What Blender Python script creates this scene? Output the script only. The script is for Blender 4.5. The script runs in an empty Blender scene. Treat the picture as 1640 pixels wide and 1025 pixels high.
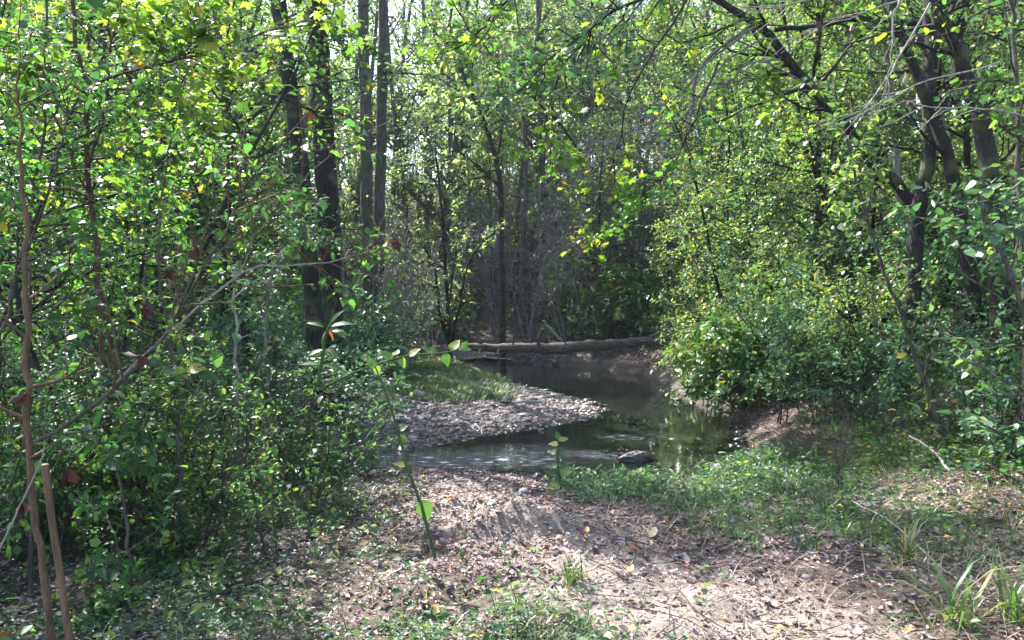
import bpy, math
import numpy as np
from mathutils import Vector

# ------------------------------------------------------------------ camera, sky, sun, exposure
scene = bpy.context.scene
C = scene.collection
W0, H0 = 1640.0, 1025.0
FPX = 1240.0                      # focal length in photo pixels
HOR = 490.0                       # horizon row
CAMZ = 1.6
WATER = -0.45
PITCH = -math.atan((H0 / 2 - HOR) / FPX)

cam_d = bpy.data.cameras.new('camera')
cam_d.sensor_width = 36.0
cam_d.lens = 36.0 * FPX / W0
cam_d.clip_start = 0.05
cam_d.clip_end = 1500
cam = bpy.data.objects.new('camera', cam_d)
C.objects.link(cam)
cam.location = (0, 0, CAMZ)
cam.rotation_euler = (math.pi / 2 + PITCH, 0, 0)
scene.camera = cam

SUN_AZ = math.radians(-40)        # seen from the camera: left of straight ahead
SUN_EL = math.radians(47)
sd = Vector((math.sin(SUN_AZ) * math.cos(SUN_EL), math.cos(SUN_AZ) * math.cos(SUN_EL), math.sin(SUN_EL)))
world = bpy.data.worlds.new('World')
scene.world = world
world.use_nodes = True
wn = world.node_tree
bg = wn.nodes['Background']
sky = wn.nodes.new('ShaderNodeTexSky')
sky.sky_type = 'NISHITA'
sky.sun_disc = False
sky.sun_elevation = SUN_EL
sky.sun_rotation = SUN_AZ
sky.air_density = 1.0
sky.dust_density = 2.0
wn.links.new(sky.outputs[0], bg.inputs[0])
bg.inputs[1].default_value = 0.15
sun_d = bpy.data.lights.new('sun', 'SUN')
sun_d.energy = 4.4
sun_d.angle = math.radians(0.5)
sun_d.color = (1.0, 0.98, 0.955)
sun = bpy.data.objects.new('sun', sun_d)
C.objects.link(sun)
sun.rotation_euler = sd.to_track_quat('Z', 'Y').to_euler()
scene.view_settings.view_transform = 'Standard'
scene.view_settings.look = 'None'
scene.view_settings.exposure = 2.15
scene.view_settings.gamma = 1.0
scene.cycles.max_bounces = 7
scene.cycles.diffuse_bounces = 4
scene.cycles.glossy_bounces = 3
scene.cycles.transmission_bounces = 4
scene.cycles.transparent_max_bounces = 6
scene.cycles.sample_clamp_indirect = 6
scene.cycles.use_denoising = True

rng = np.random.default_rng(7)

# ------------------------------------------------------------------ projection helpers
cP, sP = math.cos(PITCH), math.sin(PITCH)


def ray(px, py):
    u = (px - W0 / 2) / FPX
    v = (H0 / 2 - py) / FPX
    return np.array([u, cP - v * sP, sP + v * cP])


def at(px, py, Y):
    d = ray(px, py)
    return np.array([0, 0, CAMZ]) + d * (Y / d[1])


def onz(px, py, z):
    d = ray(px, py)
    return np.array([0, 0, CAMZ]) + d * ((z - CAMZ) / d[2])


# ------------------------------------------------------------------ noise
def vnoise(x, y, seed=0):
    xi = np.floor(x).astype(np.int64); yi = np.floor(y).astype(np.int64)
    fx = x - xi; fy = y - yi
    fx = fx * fx * (3 - 2 * fx); fy = fy * fy * (3 - 2 * fy)

    def h(a, b):
        n = (a * 374761393 + b * 668265263 + seed * 974634777) & 0x7fffffff
        n = ((n ^ (n >> 13)) * 1274126177) & 0x7fffffff
        return ((n ^ (n >> 16)) & 0xffff) / 65535.0
    a = h(xi, yi); b = h(xi + 1, yi); c = h(xi, yi + 1); d = h(xi + 1, yi + 1)
    return (a * (1 - fx) + b * fx) * (1 - fy) + (c * (1 - fx) + d * fx) * fy


def fbm(x, y, sc, octv=4, seed=0):
    t = 0; a = 1; s = 0
    for k in range(octv):
        t = t + a * vnoise(x * sc * 2 ** k + 31.7 * k, y * sc * 2 ** k + 17.3 * k, seed + k)
        s += a; a *= 0.5
    return t / s


# ------------------------------------------------------------------ terrain
def W(px, py):
    return onz(px, py, WATER)[:2]


creek = np.array([W(*p) for p in [
    (60, 772), (350, 768), (560, 757), (640, 752), (720, 754), (800, 758), (880, 766), (960, 776), (1060, 779), (1140, 765),
    (1185, 742), (1207, 715), (1196, 685), (1165, 658), (1120, 644), (1088, 630), (1075, 618), (1060, 609), (1040, 602),
    (1010, 596), (950, 590), (880, 584), (800, 580.5), (700, 578), (560, 577), (560, 582), (680, 584), (745, 590), (764, 599), (800, 612),
    (850, 622), (900, 632), (950, 646), (966, 656), (938, 667), (880, 679), (800, 690), (720, 703), (660, 712),
    (600, 719), (500, 724), (350, 731), (60, 740)]])
hill = np.array([(8.0, -15), (7.2, 2), (5.6, 6), (4.85, 9.5), (4.8, 12), (4.9, 16), (4.9, 20), (4.9, 24), (3.2, 28.6), (0, 30.0),
                 (-6, 31), (-20, 34), (-45, 36), (-160, 50), (-160, 300), (300, 300), (300, -15)], float)


def sdist(x, y, poly):
    """signed distance, positive outside"""
    d = np.full(x.shape, 1e18); inside = np.zeros(x.shape, bool)
    n = len(poly)
    for i in range(n):
        ax, ay = poly[i]; bx, by = poly[(i + 1) % n]
        ex, ey = bx - ax, by - ay
        t = np.clip(((x - ax) * ex + (y - ay) * ey) / (ex * ex + ey * ey), 0, 1)
        d = np.minimum(d, (x - ax - t * ex) ** 2 + (y - ay - t * ey) ** 2)
        c = (ay > y) != (by > y)
        with np.errstate(divide='ignore', invalid='ignore'):
            xx = (bx - ax) * (y - ay) / (by - ay + 1e-12) + ax
        inside ^= c & (x < xx)
    d = np.sqrt(d)
    return np.where(inside, -d, d)


def smooth(a, b, v):
    t = np.clip((v - a) / (b - a), 0, 1)
    return t * t * (3 - 2 * t)


MX, MY = at(835, 832, 5.9)[:2]


def ground(x, y, full=False):
    x = np.asarray(x, float); y = np.asarray(y, float)
    s = sdist(x, y, creek) + 0.42 * (fbm(x, y, 1.5, 4, 5) - 0.5)
    bar = smooth(10.3, 11.2, y) * smooth(4.0, 2.6, x) * smooth(21, 19, y)      # gentle gravel bar
    right = smooth(2.4, 3.6, x) * smooth(8, 11, y)
    far = smooth(25.5, 27, y)
    near = smooth(-4.5, -3.0, x) * smooth(4.6, 3.6, x) * smooth(10.6, 9.8, y)
    steep = 0.55 + 0.6 * right * (1 - near) + 1.2 * far - 0.43 * bar - 0.39 * near
    top = 0.45 + 0.12 * (fbm(x, y, 0.25, 3, 9) - 0.5) - 0.05 * smooth(7, 3, y)
    land = top * (1 - np.exp(-np.maximum(s, 0) * steep / 0.45))
    deep = -(0.16 + 0.5 * smooth(0, 2.2, -s) * smooth(2.5, 0.5, x) + 0.55 * smooth(13, 19, y)) * smooth(0, 1.0, -s)
    z = WATER + np.where(s > 0, land, deep)
    h = -sdist(x, y, hill)
    hh = np.maximum(h + 0.4, 0)
    slope = 0.36 + 0.42 * smooth(1, 6, x) * smooth(40, 20, y)
    rise = slope * (np.sqrt(hh * hh + 0.5) - 0.7)
    rise = np.where(h > -0.4, rise, 0)
    rise = 34 * (1 - np.exp(-rise / 34))
    z = z + rise * smooth(-0.1, 0.6, s)
    rough = fbm(x, y, 1.1, 4, 21) - 0.5
    z = z + rough * (0.10 + 0.25 * smooth(0, 3, h)) * smooth(-0.2, 0.8, s)
    z = z + 0.17 * (fbm(x, y, 2.6, 2, 34) - 0.5) * smooth(40, 10, y) * smooth(1.5, 3.0, s) + 0.06 * (fbm(x, y, 6.0, 3, 33) - 0.5) * smooth(40, 10, y) * smooth(-0.3, 0.2, s)
    # sandy mound with a cut face towards the camera
    dx = (x - MX); dy = (y - MY)
    dist = np.sqrt((dx / 0.42) ** 2 + (np.where(dy < 0, dy / 0.16, dy / 0.6)) ** 2)
    z = z + 0.25 * np.exp(-dist ** 2) * (0.75 + 0.5 * fbm(x, y, 9.0, 2, 40))
    px2, py2 = MX - 0.7, MY + .6
    dist = np.sqrt(((x - px2) / 0.75) ** 2 + (np.where(y < py2, (y - py2) / 0.34, (y - py2) / 0.8)) ** 2)
    z = z + 0.11 * np.exp(-dist ** 2)
    if full:
        return z, s, h, bar
    return z


def gz(x, y):
    return float(ground(np.array([x]), np.array([y]))[0])


def G(px, py, Y=None):
    """point on the ground seen at a pixel"""
    d = ray(px, py)
    ts = np.linspace(1.5, 60, 1200)
    P = d[None, :] * ts[:, None]; P[:, 2] += CAMZ
    g = ground(P[:, 0], P[:, 1])
    k = np.argmax(P[:, 2] < g)
    return P[k] * np.array([1, 1, 0]) + np.array([0, 0, g[k]])


# ------------------------------------------------------------------ mesh building
class MB:
    def __init__(self):
        self.V = []; self.F = {3: [], 4: []}; self.n = 0; self.big = []

    def add(self, V, F):
        V = np.asarray(V, float).reshape(-1, 3)
        for f in F:
            f = np.asarray(f)
            if f.size:
                if f.shape[1] in (3, 4):
                    self.F[f.shape[1]].append(f + self.n)
                else:
                    for r in f:
                        self.big.append(r + self.n)
        self.V.append(V); self.n += len(V)
        return self

    def mesh(self, name, mat, smooth_=True, origin=None):
        V = np.concatenate(self.V) if self.V else np.zeros((0, 3))
        if origin is not None:
            V = V - np.asarray(origin)
        me = bpy.data.meshes.new(name)
        loops = []; tot = []
        for k in (3, 4):
            if self.F[k]:
                f = np.concatenate(self.F[k])
                loops.append(f.ravel()); tot.append(np.full(len(f), k))
        for r in self.big:
            loops.append(r); tot.append(np.array([len(r)]))
        if not loops:
            return me
        loops = np.concatenate(loops).astype(np.int32); tot = np.concatenate(tot).astype(np.int32)
        start = np.concatenate([[0], np.cumsum(tot)[:-1]]).astype(np.int32)
        me.vertices.add(len(V)); me.vertices.foreach_set('co', V.astype(np.float32).ravel())
        me.loops.add(len(loops)); me.loops.foreach_set('vertex_index', loops)
        me.polygons.add(len(tot)); me.polygons.foreach_set('loop_start', start); me.polygons.foreach_set('loop_total', tot)
        if smooth_:
            me.polygons.foreach_set('use_smooth', np.ones(len(tot), bool))
        me.update(calc_edges=True)
        me.materials.append(mat)
        return me

    def build(self, name, mat, parent=None, origin=None, smooth_=True):
        o = bpy.data.objects.new(name, self.mesh(name, mat, smooth_, origin))
        C.objects.link(o)
        if parent is not None:
            o.parent = parent
        elif origin is not None:
            o.location = origin
        return o


def tag(o, label, cat=None, group=None, kind=None):
    if label: o['label'] = label
    if cat: o['category'] = cat
    if group: o['group'] = group
    if kind: o['kind'] = kind
    return o


def thing(name, label, cat, loc, group=None):
    o = bpy.data.objects.new(name, None)
    o.empty_display_size = 0.2
    C.objects.link(o); o.location = loc
    return tag(o, label, cat, group)


def norm(a):
    return a / (np.linalg.norm(a, axis=-1, keepdims=True) + 1e-12)


def tubes(P, R, sides=4, cap=False):
    """P (M,K,3), R (M,K) -> verts, quads"""
    P = np.asarray(P, float); R = np.asarray(R, float)
    if P.ndim == 2:
        P = P[None]; R = R[None]
    M, K, _ = P.shape
    T = norm(np.gradient(P, axis=1))
    mean = norm(P[:, -1] - P[:, 0])
    ref = np.where(np.abs(mean[:, 2:3]) > 0.8, np.array([[1.0, 0, 0]]), np.array([[0, 0, 1.0]]))
    A = norm(np.cross(T, ref[:, None, :])); B = np.cross(T, A)
    th = np.arange(sides) / sides * 2 * math.pi
    V = P[:, :, None, :] + R[:, :, None, None] * (np.cos(th)[None, None, :, None] * A[:, :, None, :] + np.sin(th)[None, None, :, None] * B[:, :, None, :])
    idx = np.arange(M * K * sides).reshape(M, K, sides)
    a = idx[:, :-1, :]; b = np.roll(idx, -1, 2)[:, :-1, :]; c = np.roll(idx, -1, 2)[:, 1:, :]; d = idx[:, 1:, :]
    F = np.stack([a, b, c, d], -1).reshape(-1, 4)
    out = [F]
    if cap:
        out.append(idx[:, -1, :]); out.append(idx[:, 0, ::-1])
    return V.reshape(-1, 3), out


def resample(pts, K, rad=None):
    pts = np.asarray(pts, float)
    n = len(pts)
    t = np.linspace(0, n - 1, K)
    P = np.empty((K, 3))
    i = np.clip(np.floor(t).astype(int), 0, n - 2); f = (t - i)[:, None]
    p0 = pts[np.clip(i - 1, 0, n - 1)]; p1 = pts[i]; p2 = pts[i + 1]; p3 = pts[np.clip(i + 2, 0, n - 1)]
    P = 0.5 * ((2 * p1) + (-p0 + p2) * f + (2 * p0 - 5 * p1 + 4 * p2 - p3) * f ** 2 + (-p0 + 3 * p1 - 3 * p2 + p3) * f ** 3)
    if rad is None:
        return P
    return P, np.interp(t, np.arange(n), rad)


def lerp_path(par, rad, t, idx):
    K = par.shape[1]
    u = t * (K - 1); i = np.clip(np.floor(u).astype(int), 0, K - 2); f = (u - i)[:, None]
    p = par[idx, i] * (1 - f) + par[idx, i + 1] * f
    tan = norm(par[idx, i + 1] - par[idx, i])
    r = rad[idx, i] * (1 - f[:, 0]) + rad[idx, i + 1] * f[:, 0]
    return p, tan, r


def spawn(par, rad, n, t0, t1, length, ang, K=4, up=0.0, wig=0.15, rr=0.6, flat=0.0, shorten=0.5, g=None, rmax=1e9):
    """children of every path"""
    g = g or rng
    M = par.shape[0]
    idx = np.repeat(np.arange(M), n); N = len(idx)
    t = g.uniform(t0, t1, N)
    p, tan, r = lerp_path(par, rad, t, idx)
    rnd = g.normal(size=(N, 3)); rnd[:, 2] *= (1 - flat)
    perp = norm(rnd - (rnd * tan).sum(1, keepdims=True) * tan)
    a = np.radians(ang) * g.uniform(0.7, 1.25, N)[:, None]
    d = norm(np.cos(a) * tan + np.sin(a) * perp)
    L = length * (1 - shorten * (t - t0) / max(t1 - t0, 1e-6)) * g.uniform(0.6, 1.25, N)
    P = np.empty((N, K, 3)); P[:, 0] = p
    for k in range(1, K):
        d = norm(d + g.normal(size=(N, 3)) * wig + np.array([0, 0, up]))
        P[:, k] = P[:, k - 1] + d * (L / (K - 1))[:, None]
    r0 = np.minimum(r * rr, rmax)
    R = r0[:, None] * np.linspace(1, 0.25, K)[None]
    return P, R


def stems(pos, height, K=5, lean=0.2, wig=0.1, r0=0.01, g=None):
    g = g or rng
    N = len(pos)
    d = norm(np.concatenate([g.normal(size=(N, 2)) * lean, np.ones((N, 1))], 1))
    P = np.empty((N, K, 3)); P[:, 0] = pos
    for k in range(1, K):
        d = norm(d + g.normal(size=(N, 3)) * wig * np.array([1, 1, 0.4]))
        P[:, k] = P[:, k - 1] + d * (height / (K - 1))[:, None]
    R = (r0 * height)[:, None] * np.linspace(1, 0.3, K)[None]
    return P, R


# leaf templates, along +X, normal +Z, unit length
def T_diamond():
    V = np.array([(0, 0, 0), (0.45, 0.3, 0.06), (1, 0, -0.08), (0.45, -0.3, 0.06)])
    return V, [np.array([[0, 1, 2, 3]])]


def T_fold(w=0.28, droop=0.12):
    V = np.array([(0, 0, 0), (.5, 0, 0), (1, 0, -droop), (.22, w * .8, .06), (.62, w, .05), (.22, -w * .8, .06), (.62, -w, .05)])
    return V, [np.array([[0, 1, 4, 3], [0, 5, 6, 1]]), np.array([[1, 2, 4], [1, 6, 2]])]


def T_maple():
    ang = [0, 26, 52, 78, 104, 140, 180]
    rad = [.62, .34, .55, .3, .42, .24, .0]
    c = np.array([0.38, 0, 0.03])
    top = [(c[0] + r * math.cos(math.radians(a)), r * math.sin(math.radians(a)), -0.10 * r * r / .36) for a, r in zip(ang, rad)]
    top[-1] = (0, 0, 0)
    bot = [(x, -y, z) for x, y, z in top[1:-1]]
    V = np.array([tuple(c)] + top + bot)
    F = [[0, i + 1, i + 2] for i in range(6)]
    lo = [1] + [8 + i for i in range(5)] + [7]
    F += [[0, lo[i + 1], lo[i]] for i in range(6)]
    return V, [np.array(F)]


def T_lance():
    V = []; xs = [0, .2, .5, .8, 1]; ws = [.015, .09, .12, .07, .0]; z = [0, .04, .03, -.06, -.18]
    for x, w, q in zip(xs, ws, z):
        V += [(x, w, q + .02), (x, 0, q), (x, -w, q + .02)]
    F = []
    for i in range(4):
        a = 3 * i
        F += [[a, a + 1, a + 4, a + 3], [a + 1, a + 2, a + 5, a + 4]]
    return np.array(V), [np.array(F)]


def T_blade():
    V = []; xs = [0, .35, .7, 1]; ws = [.012, .014, .010, .001]; z = [0, .03, -.03, -.22]
    for x, w, q in zip(xs, ws, z):
        V += [(x, w, q), (x, -w, q)]
    F = [[2 * i, 2 * i + 1, 2 * i + 3, 2 * i + 2] for i in range(3)]
    return np.array(V), [np.array(F)]


def T_dead():
    V = np.array([(0, 0, 0), (.3, .26, .16), (.3, -.22, .10), (.32, 0, -.02), (.7, .24, .02), (.7, -.2, .2), (.68, 0, .06), (1, .03, .2)])
    return V, [np.array([[0, 3, 1], [0, 2, 3], [6, 7, 4], [6, 5, 7]]), np.array([[3, 6, 4, 1], [2, 5, 6, 3]])]


FOLD_A, FOLD_B, FOLD_C = T_fold(.27, .16), T_fold(.16, .3), T_fold(.37, -.05)
DIA, FOLD, MAPLE, LANCE, BLADE, DEAD = T_diamond(), T_fold(), T_maple(), T_lance(), T_blade(), T_dead()


def T_broad(w=.36, point=.6):
    xs = np.array([0, .08, .2, .36, .54, .72, .88, 1.0]); sh = np.array([0, .55, .88, 1, .9, .64, .3, 0]) * w
    V = []
    for x, q in zip(xs, sh):
        d = -.22 * x * x + .03 * math.sin(9 * x)
        V += [(x, q, d + .22 * q), (x, 0, d), (x, -q, d + .16 * q)]
    F = []
    for i in range(len(xs) - 1):
        a = 3 * i; F += [[a, a + 1, a + 4, a + 3], [a + 1, a + 2, a + 5, a + 4]]
    return np.array(V), [np.array(F)]


ROUND = T_broad()


def put(mb, tpl, P, D, Nn, S):
    if tpl is FOLD and len(P) > 50:
        S = np.broadcast_to(np.asarray(S, float), (len(P),)); k = rng.choice(3, len(P), p=[.5, .3, .2])
        Nn = np.broadcast_to(Nn, P.shape)
        for q, t_ in enumerate((FOLD_A, FOLD_B, FOLD_C)):
            m_ = k == q; put(mb, t_, P[m_], D[m_], Nn[m_], S[m_] * (1, 1.15, .85)[q])
        return
    V, F = tpl
    D = norm(D); B = norm(np.cross(Nn, D)); N2 = np.cross(D, B)
    S = np.broadcast_to(np.asarray(S, float), (len(P),))[:, None, None]
    X = P[:, None, :] + S * (V[None, :, 0:1] * D[:, None, :] + V[None, :, 1:2] * B[:, None, :] + V[None, :, 2:3] * N2[:, None, :])
    off = (np.arange(len(P)) * len(V))[:, None, None]
    mb.add(X.reshape(-1, 3), [(f[None] + off).reshape(-1, f.shape[1]) for f in F])


def leafify(mb, tpl, par, rad, n, size, t0=0.15, spread=1.0, tilt=0.45, droop=0.15, jit=0.0, g=None, sv=0.38):
    g = g or rng
    M = par.shape[0]
    idx = np.repeat(np.arange(M), n); N = len(idx)
    t = g.uniform(t0, 1.0, N)
    p, tan, r = lerp_path(par, rad, t, idx)
    rnd = g.normal(size=(N, 3)); rnd[:, 2] *= 0.45
    perp = norm(rnd - (rnd * tan).sum(1, keepdims=True) * tan)
    d = norm(0.5 * tan + perp * spread + np.array([0, 0, -droop]))
    nn = norm(np.array([0, 0, 1.0]) + g.normal(size=(N, 3)) * tilt)
    S = size * np.clip(np.exp(g.normal(-.05, sv, N)), .35, 2.0)
    p = p + g.normal(size=(N, 3)) * jit + d * (0.15 * S)[:, None]
    put(mb, tpl, p, d, nn, S)


# ------------------------------------------------------------------ materials
def new_mat(name):
    m = bpy.data.materials.new(name); m.use_nodes = True
    nt = m.node_tree; nt.nodes.clear()
    out = nt.nodes.new('ShaderNodeOutputMaterial')
    return m, nt, out


def ramp(nt, stops, fac, interp='LINEAR'):
    r = nt.nodes.new('ShaderNodeValToRGB'); r.color_ramp.interpolation = interp
    e = r.color_ramp.elements
    while len(e) > 1: e.remove(e[-1])
    e[0].position = stops[0][0]; e[0].color = (*stops[0][1], 1)
    for p, c in stops[1:]:
        q = e.new(p); q.color = (*c, 1)
    nt.links.new(fac, r.inputs[0])
    return r.outputs[0]


def leaf_mat(name, stops, trans=0.4, gloss=0.5, rough=0.4, tint=(.93, 1.13, 0.5)):
    m, nt, out = new_mat(name)
    L = nt.links
    geo = nt.nodes.new('ShaderNodeNewGeometry')
    oi = nt.nodes.new('ShaderNodeObjectInfo')
    col = ramp(nt, stops, geo.outputs['Random Per Island'])
    # whole-plant variation
    hs = nt.nodes.new('ShaderNodeHueSaturation')
    mr = nt.nodes.new('ShaderNodeMapRange'); mr.inputs[3].default_value = 0.47; mr.inputs[4].default_value = 0.52
    L.new(oi.outputs['Random'], mr.inputs[0]); L.new(mr.outputs[0], hs.inputs['Hue'])
    tc = nt.nodes.new('ShaderNodeNewGeometry')
    nz = nt.nodes.new('ShaderNodeTexNoise'); nz.inputs['Scale'].default_value = 1.1; nz.inputs['Detail'].default_value = 2
    L.new(tc.outputs['Position'], nz.inputs['Vector'])
    mv = nt.nodes.new('ShaderNodeMapRange'); mv.inputs[1].default_value = 0.35; mv.inputs[2].default_value = 0.65
    mv.inputs[3].default_value = 0.7; mv.inputs[4].default_value = 1.3
    L.new(nz.outputs['Fac'], mv.inputs[0]); L.new(mv.outputs[0], hs.inputs['Value'])
    L.new(col, hs.inputs['Color'])
    p = nt.nodes.new('ShaderNodeBsdfPrincipled')
    p.inputs['Roughness'].default_value = rough
    p.inputs['Specular IOR Level'].default_value = gloss
    L.new(hs.outputs[0], p.inputs['Base Color'])
    tr = nt.nodes.new('ShaderNodeBsdfTranslucent')
    mx = nt.nodes.new('ShaderNodeMix'); mx.data_type = 'RGBA'; mx.blend_type = 'MULTIPLY'; mx.inputs[0].default_value = 1
    L.new(hs.outputs[0], mx.inputs[6]); mx.inputs[7].default_value = (tint[0] * 1.6, tint[1] * 1.6, tint[2] * 1.6, 1)
    L.new(mx.outputs[2], tr.inputs['Color'])
    ms = nt.nodes.new('ShaderNodeMixShader'); ms.inputs[0].default_value = trans
    L.new(p.outputs[0], ms.inputs[1]); L.new(tr.outputs[0], ms.inputs[2])
    L.new(ms.outputs[0], out.inputs[0])
    return m


def bark_mat(name, dark, light, moss=0.0, scale=14.0, stretch=0.18, bump=0.6):
    m, nt, out = new_mat(name); L = nt.links
    tc = nt.nodes.new('ShaderNodeTexCoord')
    mp = nt.nodes.new('ShaderNodeMapping'); mp.inputs['Scale'].default_value = (1, 1, stretch)
    L.new(tc.outputs['Object'], mp.inputs[0])
    nz = nt.nodes.new('ShaderNodeTexNoise'); nz.inputs['Scale'].default_value = scale; nz.inputs['Detail'].default_value = 6; nz.inputs['Roughness'].default_value = 0.65
    L.new(mp.outputs[0], nz.inputs['Vector'])
    vo = nt.nodes.new('ShaderNodeTexVoronoi'); vo.feature = 'DISTANCE_TO_EDGE'; vo.inputs['Scale'].default_value = scale * 1.6
    L.new(mp.outputs[0], vo.inputs['Vector'])
    col = ramp(nt, [(0.3, dark), (0.7, light)], nz.outputs['Fac'])
    if moss > 0:
        n2 = nt.nodes.new('ShaderNodeTexNoise'); n2.inputs['Scale'].default_value = 3.0; n2.inputs['Detail'].default_value = 4
        L.new(tc.outputs['Object'], n2.inputs['Vector'])
        f = ramp(nt, [(0.55 - moss * 0.2, (0, 0, 0)), (0.68 - moss * 0.2, (1, 1, 1))], n2.outputs['Fac'])
        mx = nt.nodes.new('ShaderNodeMix'); mx.data_type = 'RGBA'
        L.new(f, mx.inputs[0]); L.new(col, mx.inputs[6]); mx.inputs[7].default_value = (0.07, 0.085, 0.03, 1)
        col = mx.outputs[2]
    p = nt.nodes.new('ShaderNodeBsdfPrincipled'); p.inputs['Roughness'].default_value = 0.85
    p.inputs['Specular IOR Level'].default_value = 0.3
    L.new(col, p.inputs['Base Color'])
    ad = nt.nodes.new('ShaderNodeMath'); ad.operation = 'ADD'
    mi = nt.nodes.new('ShaderNodeMath'); mi.operation = 'MINIMUM'; mi.inputs[1].default_value = 0.25
    L.new(vo.outputs['Distance'], mi.inputs[0]); L.new(mi.outputs[0], ad.inputs[0]); L.new(nz.outputs['Fac'], ad.inputs[1])
    bp = nt.nodes.new('ShaderNodeBump'); bp.inputs['Strength'].default_value = bump; bp.inputs['Distance'].default_value = 0.04
    L.new(ad.outputs[0], bp.inputs['Height']); L.new(bp.outputs[0], p.inputs['Normal'])
    L.new(p.outputs[0], out.inputs[0])
    return m


def rock_mat(name, stops, sc=6.0, rough=0.7):
    m, nt, out = new_mat(name); L = nt.links
    geo = nt.nodes.new('ShaderNodeNewGeometry')
    nz = nt.nodes.new('ShaderNodeTexNoise'); nz.inputs['Scale'].default_value = sc; nz.inputs['Detail'].default_value = 6
    L.new(geo.outputs['Position'], nz.inputs['Vector'])
    col = ramp(nt, stops, geo.outputs['Random Per Island'])
    mx = nt.nodes.new('ShaderNodeMix'); mx.data_type = 'RGBA'; mx.blend_type = 'MULTIPLY'; mx.inputs[0].default_value = 0.8
    g = ramp(nt, [(0.3, (.45, .45, .45)), (0.7, (1.3, 1.25, 1.2))], nz.outputs['Fac'])
    L.new(col, mx.inputs[6]); L.new(g, mx.inputs[7])
    p = nt.nodes.new('ShaderNodeBsdfPrincipled')
    sx = nt.nodes.new('ShaderNodeSeparateXYZ'); L.new(geo.outputs['Position'], sx.inputs[0])
    dr = nt.nodes.new('ShaderNodeMapRange'); dr.inputs[1].default_value = WATER + .02; dr.inputs[2].default_value = WATER + .09   # soaked below, dry above
    L.new(sx.outputs['Z'], dr.inputs[0])
    wt = nt.nodes.new('ShaderNodeMix'); wt.data_type = 'RGBA'; wt.blend_type = 'MULTIPLY'; wt.inputs[0].default_value = 1
    L.new(mx.outputs[2], wt.inputs[6]); L.new(ramp(nt, [(0, (.42, .40, .38)), (1, (1, 1, 1))], dr.outputs[0]), wt.inputs[7])
    L.new(wt.outputs[2], p.inputs['Base Color'])
    L.new(ramp(nt, [(0, (.3, .3, .3)), (1, (rough,) * 3)], dr.outputs[0]), p.inputs['Roughness'])
    bp = nt.nodes.new('ShaderNodeBump'); bp.inputs['Strength'].default_value = 0.5; bp.inputs['Distance'].default_value = 0.02
    L.new(nz.outputs['Fac'], bp.inputs['Height']); L.new(bp.outputs[0], p.inputs['Normal'])
    L.new(p.outputs[0], out.inputs[0])
    return m


GREEN = [(0, (.028, .072, .034)), (.5, (.055, .125, .046)), (.8, (.09, .18, .045)), (.95, (.17, .24, .05)), (.985, (.36, .33, .06)), (1, (.26, .11, .04))]
M_front = leaf_mat('leaf fresh green', GREEN, 0.45, 0.3, 0.46)
M_maple = leaf_mat('leaf star lime', [(0, (.045, .11, .028)), (.5, (.09, .18, .035)), (.9, (.19, .27, .05)), (.99, (.32, .33, .06)), (1, (.3, .16, .04))], 0.5, 0.45, 0.4)
M_hill = leaf_mat('leaf hillside', [(0, (.05, .10, .052)), (.45, (.09, .15, .068)), (.75, (.155, .21, .075)), (.93, (.29, .31, .09)), (.985, (.46, .38, .09)), (1, (.3, .16, .06))], 0.42, 0.4, 0.44)
M_cool = leaf_mat('leaf cool green', [(0, (.035, .09, .055)), (.5, (.065, .14, .08)), (.85, (.11, .19, .09)), (1, (.22, .25, .09))], 0.34, 0.4, 0.44)
M_far = leaf_mat('leaf far canopy', [(0, (.09, .14, .10)), (.5, (.16, .21, .135)), (.82, (.25, .28, .15)), (.96, (.40, .38, .17)), (1, (.40, .28, .18))], 0.52, 0.4, 0.45)  # paler and cooler: distance haze put into the leaf colour
M_lime = leaf_mat('leaf bright lime', [(0, (.09, .19, .03)), (.7, (.17, .27, .035)), (.93, (.30, .32, .04)), (1, (.45, .32, .03))], 0.5, 0.4, 0.4)
M_rhodo = leaf_mat('leaf leathery', [(0, (.05, .12, .04)), (.7, (.11, .2, .05)), (.93, (.2, .24, .05)), (1, (.45, .33, .04))], 0.22, 0.7, 0.33)
M_deadleaf = leaf_mat('dead leaf', [(0, (.07, .045, .04)), (.35, (.18, .13, .115)), (.7, (.34, .265, .24)), (.95, (.48, .40, .37)), (.985, (.36, .15, .06)), (1, (.55, .36, .08))], 0.15, 0.3, 0.55, tint=(.8, .62, .52))
M_deaddark = leaf_mat('dead leaf dark', [(0, (.035, .018, .015)), (.7, (.07, .034, .024)), (1, (.15, .07, .035))], 0.12, 0.25, 0.6, tint=(.6, .42, .35))
M_orange = leaf_mat('dead leaf orange', [(0, (.5, .2, .03)), (1, (.6, .4, .06))], 0.2, 0.4, 0.5, tint=(1, .7, .4))
M_grass = leaf_mat('grass blade', [(0, (.035, .08, .025)), (.6, (.065, .13, .035)), (.88, (.14, .18, .06)), (1, (.33, .27, .14))], 0.4, 0.5, 0.4)
M_straw = leaf_mat('straw', [(0, (.25, .19, .12)), (1, (.42, .34, .24))], 0.2, 0.4, 0.5, tint=(1, .8, .6))
B_dark = bark_mat('bark dark', (.007, .006, .005), (.046, .039, .034), 0.06, 22, .22, 1.0)
B_mid = bark_mat('bark grey brown', (.022, .019, .017), (.15, .128, .11), 0.15, 22, .2, 1.0)
B_grey = bark_mat('bark pale grey', (.07, .062, .06), (.22, .195, .18), 0.1, 20)
B_pale = bark_mat('bark whitish', (.15, .135, .12), (.38, .34, .31), 0.0, 26)
B_red = bark_mat('bark red brown', (.035, .02, .016), (.12, .07, .052), 0.0, 30)
B_tan = bark_mat('bark tan', (.07, .042, .028), (.19, .12, .075), 0.12, 34)
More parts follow.
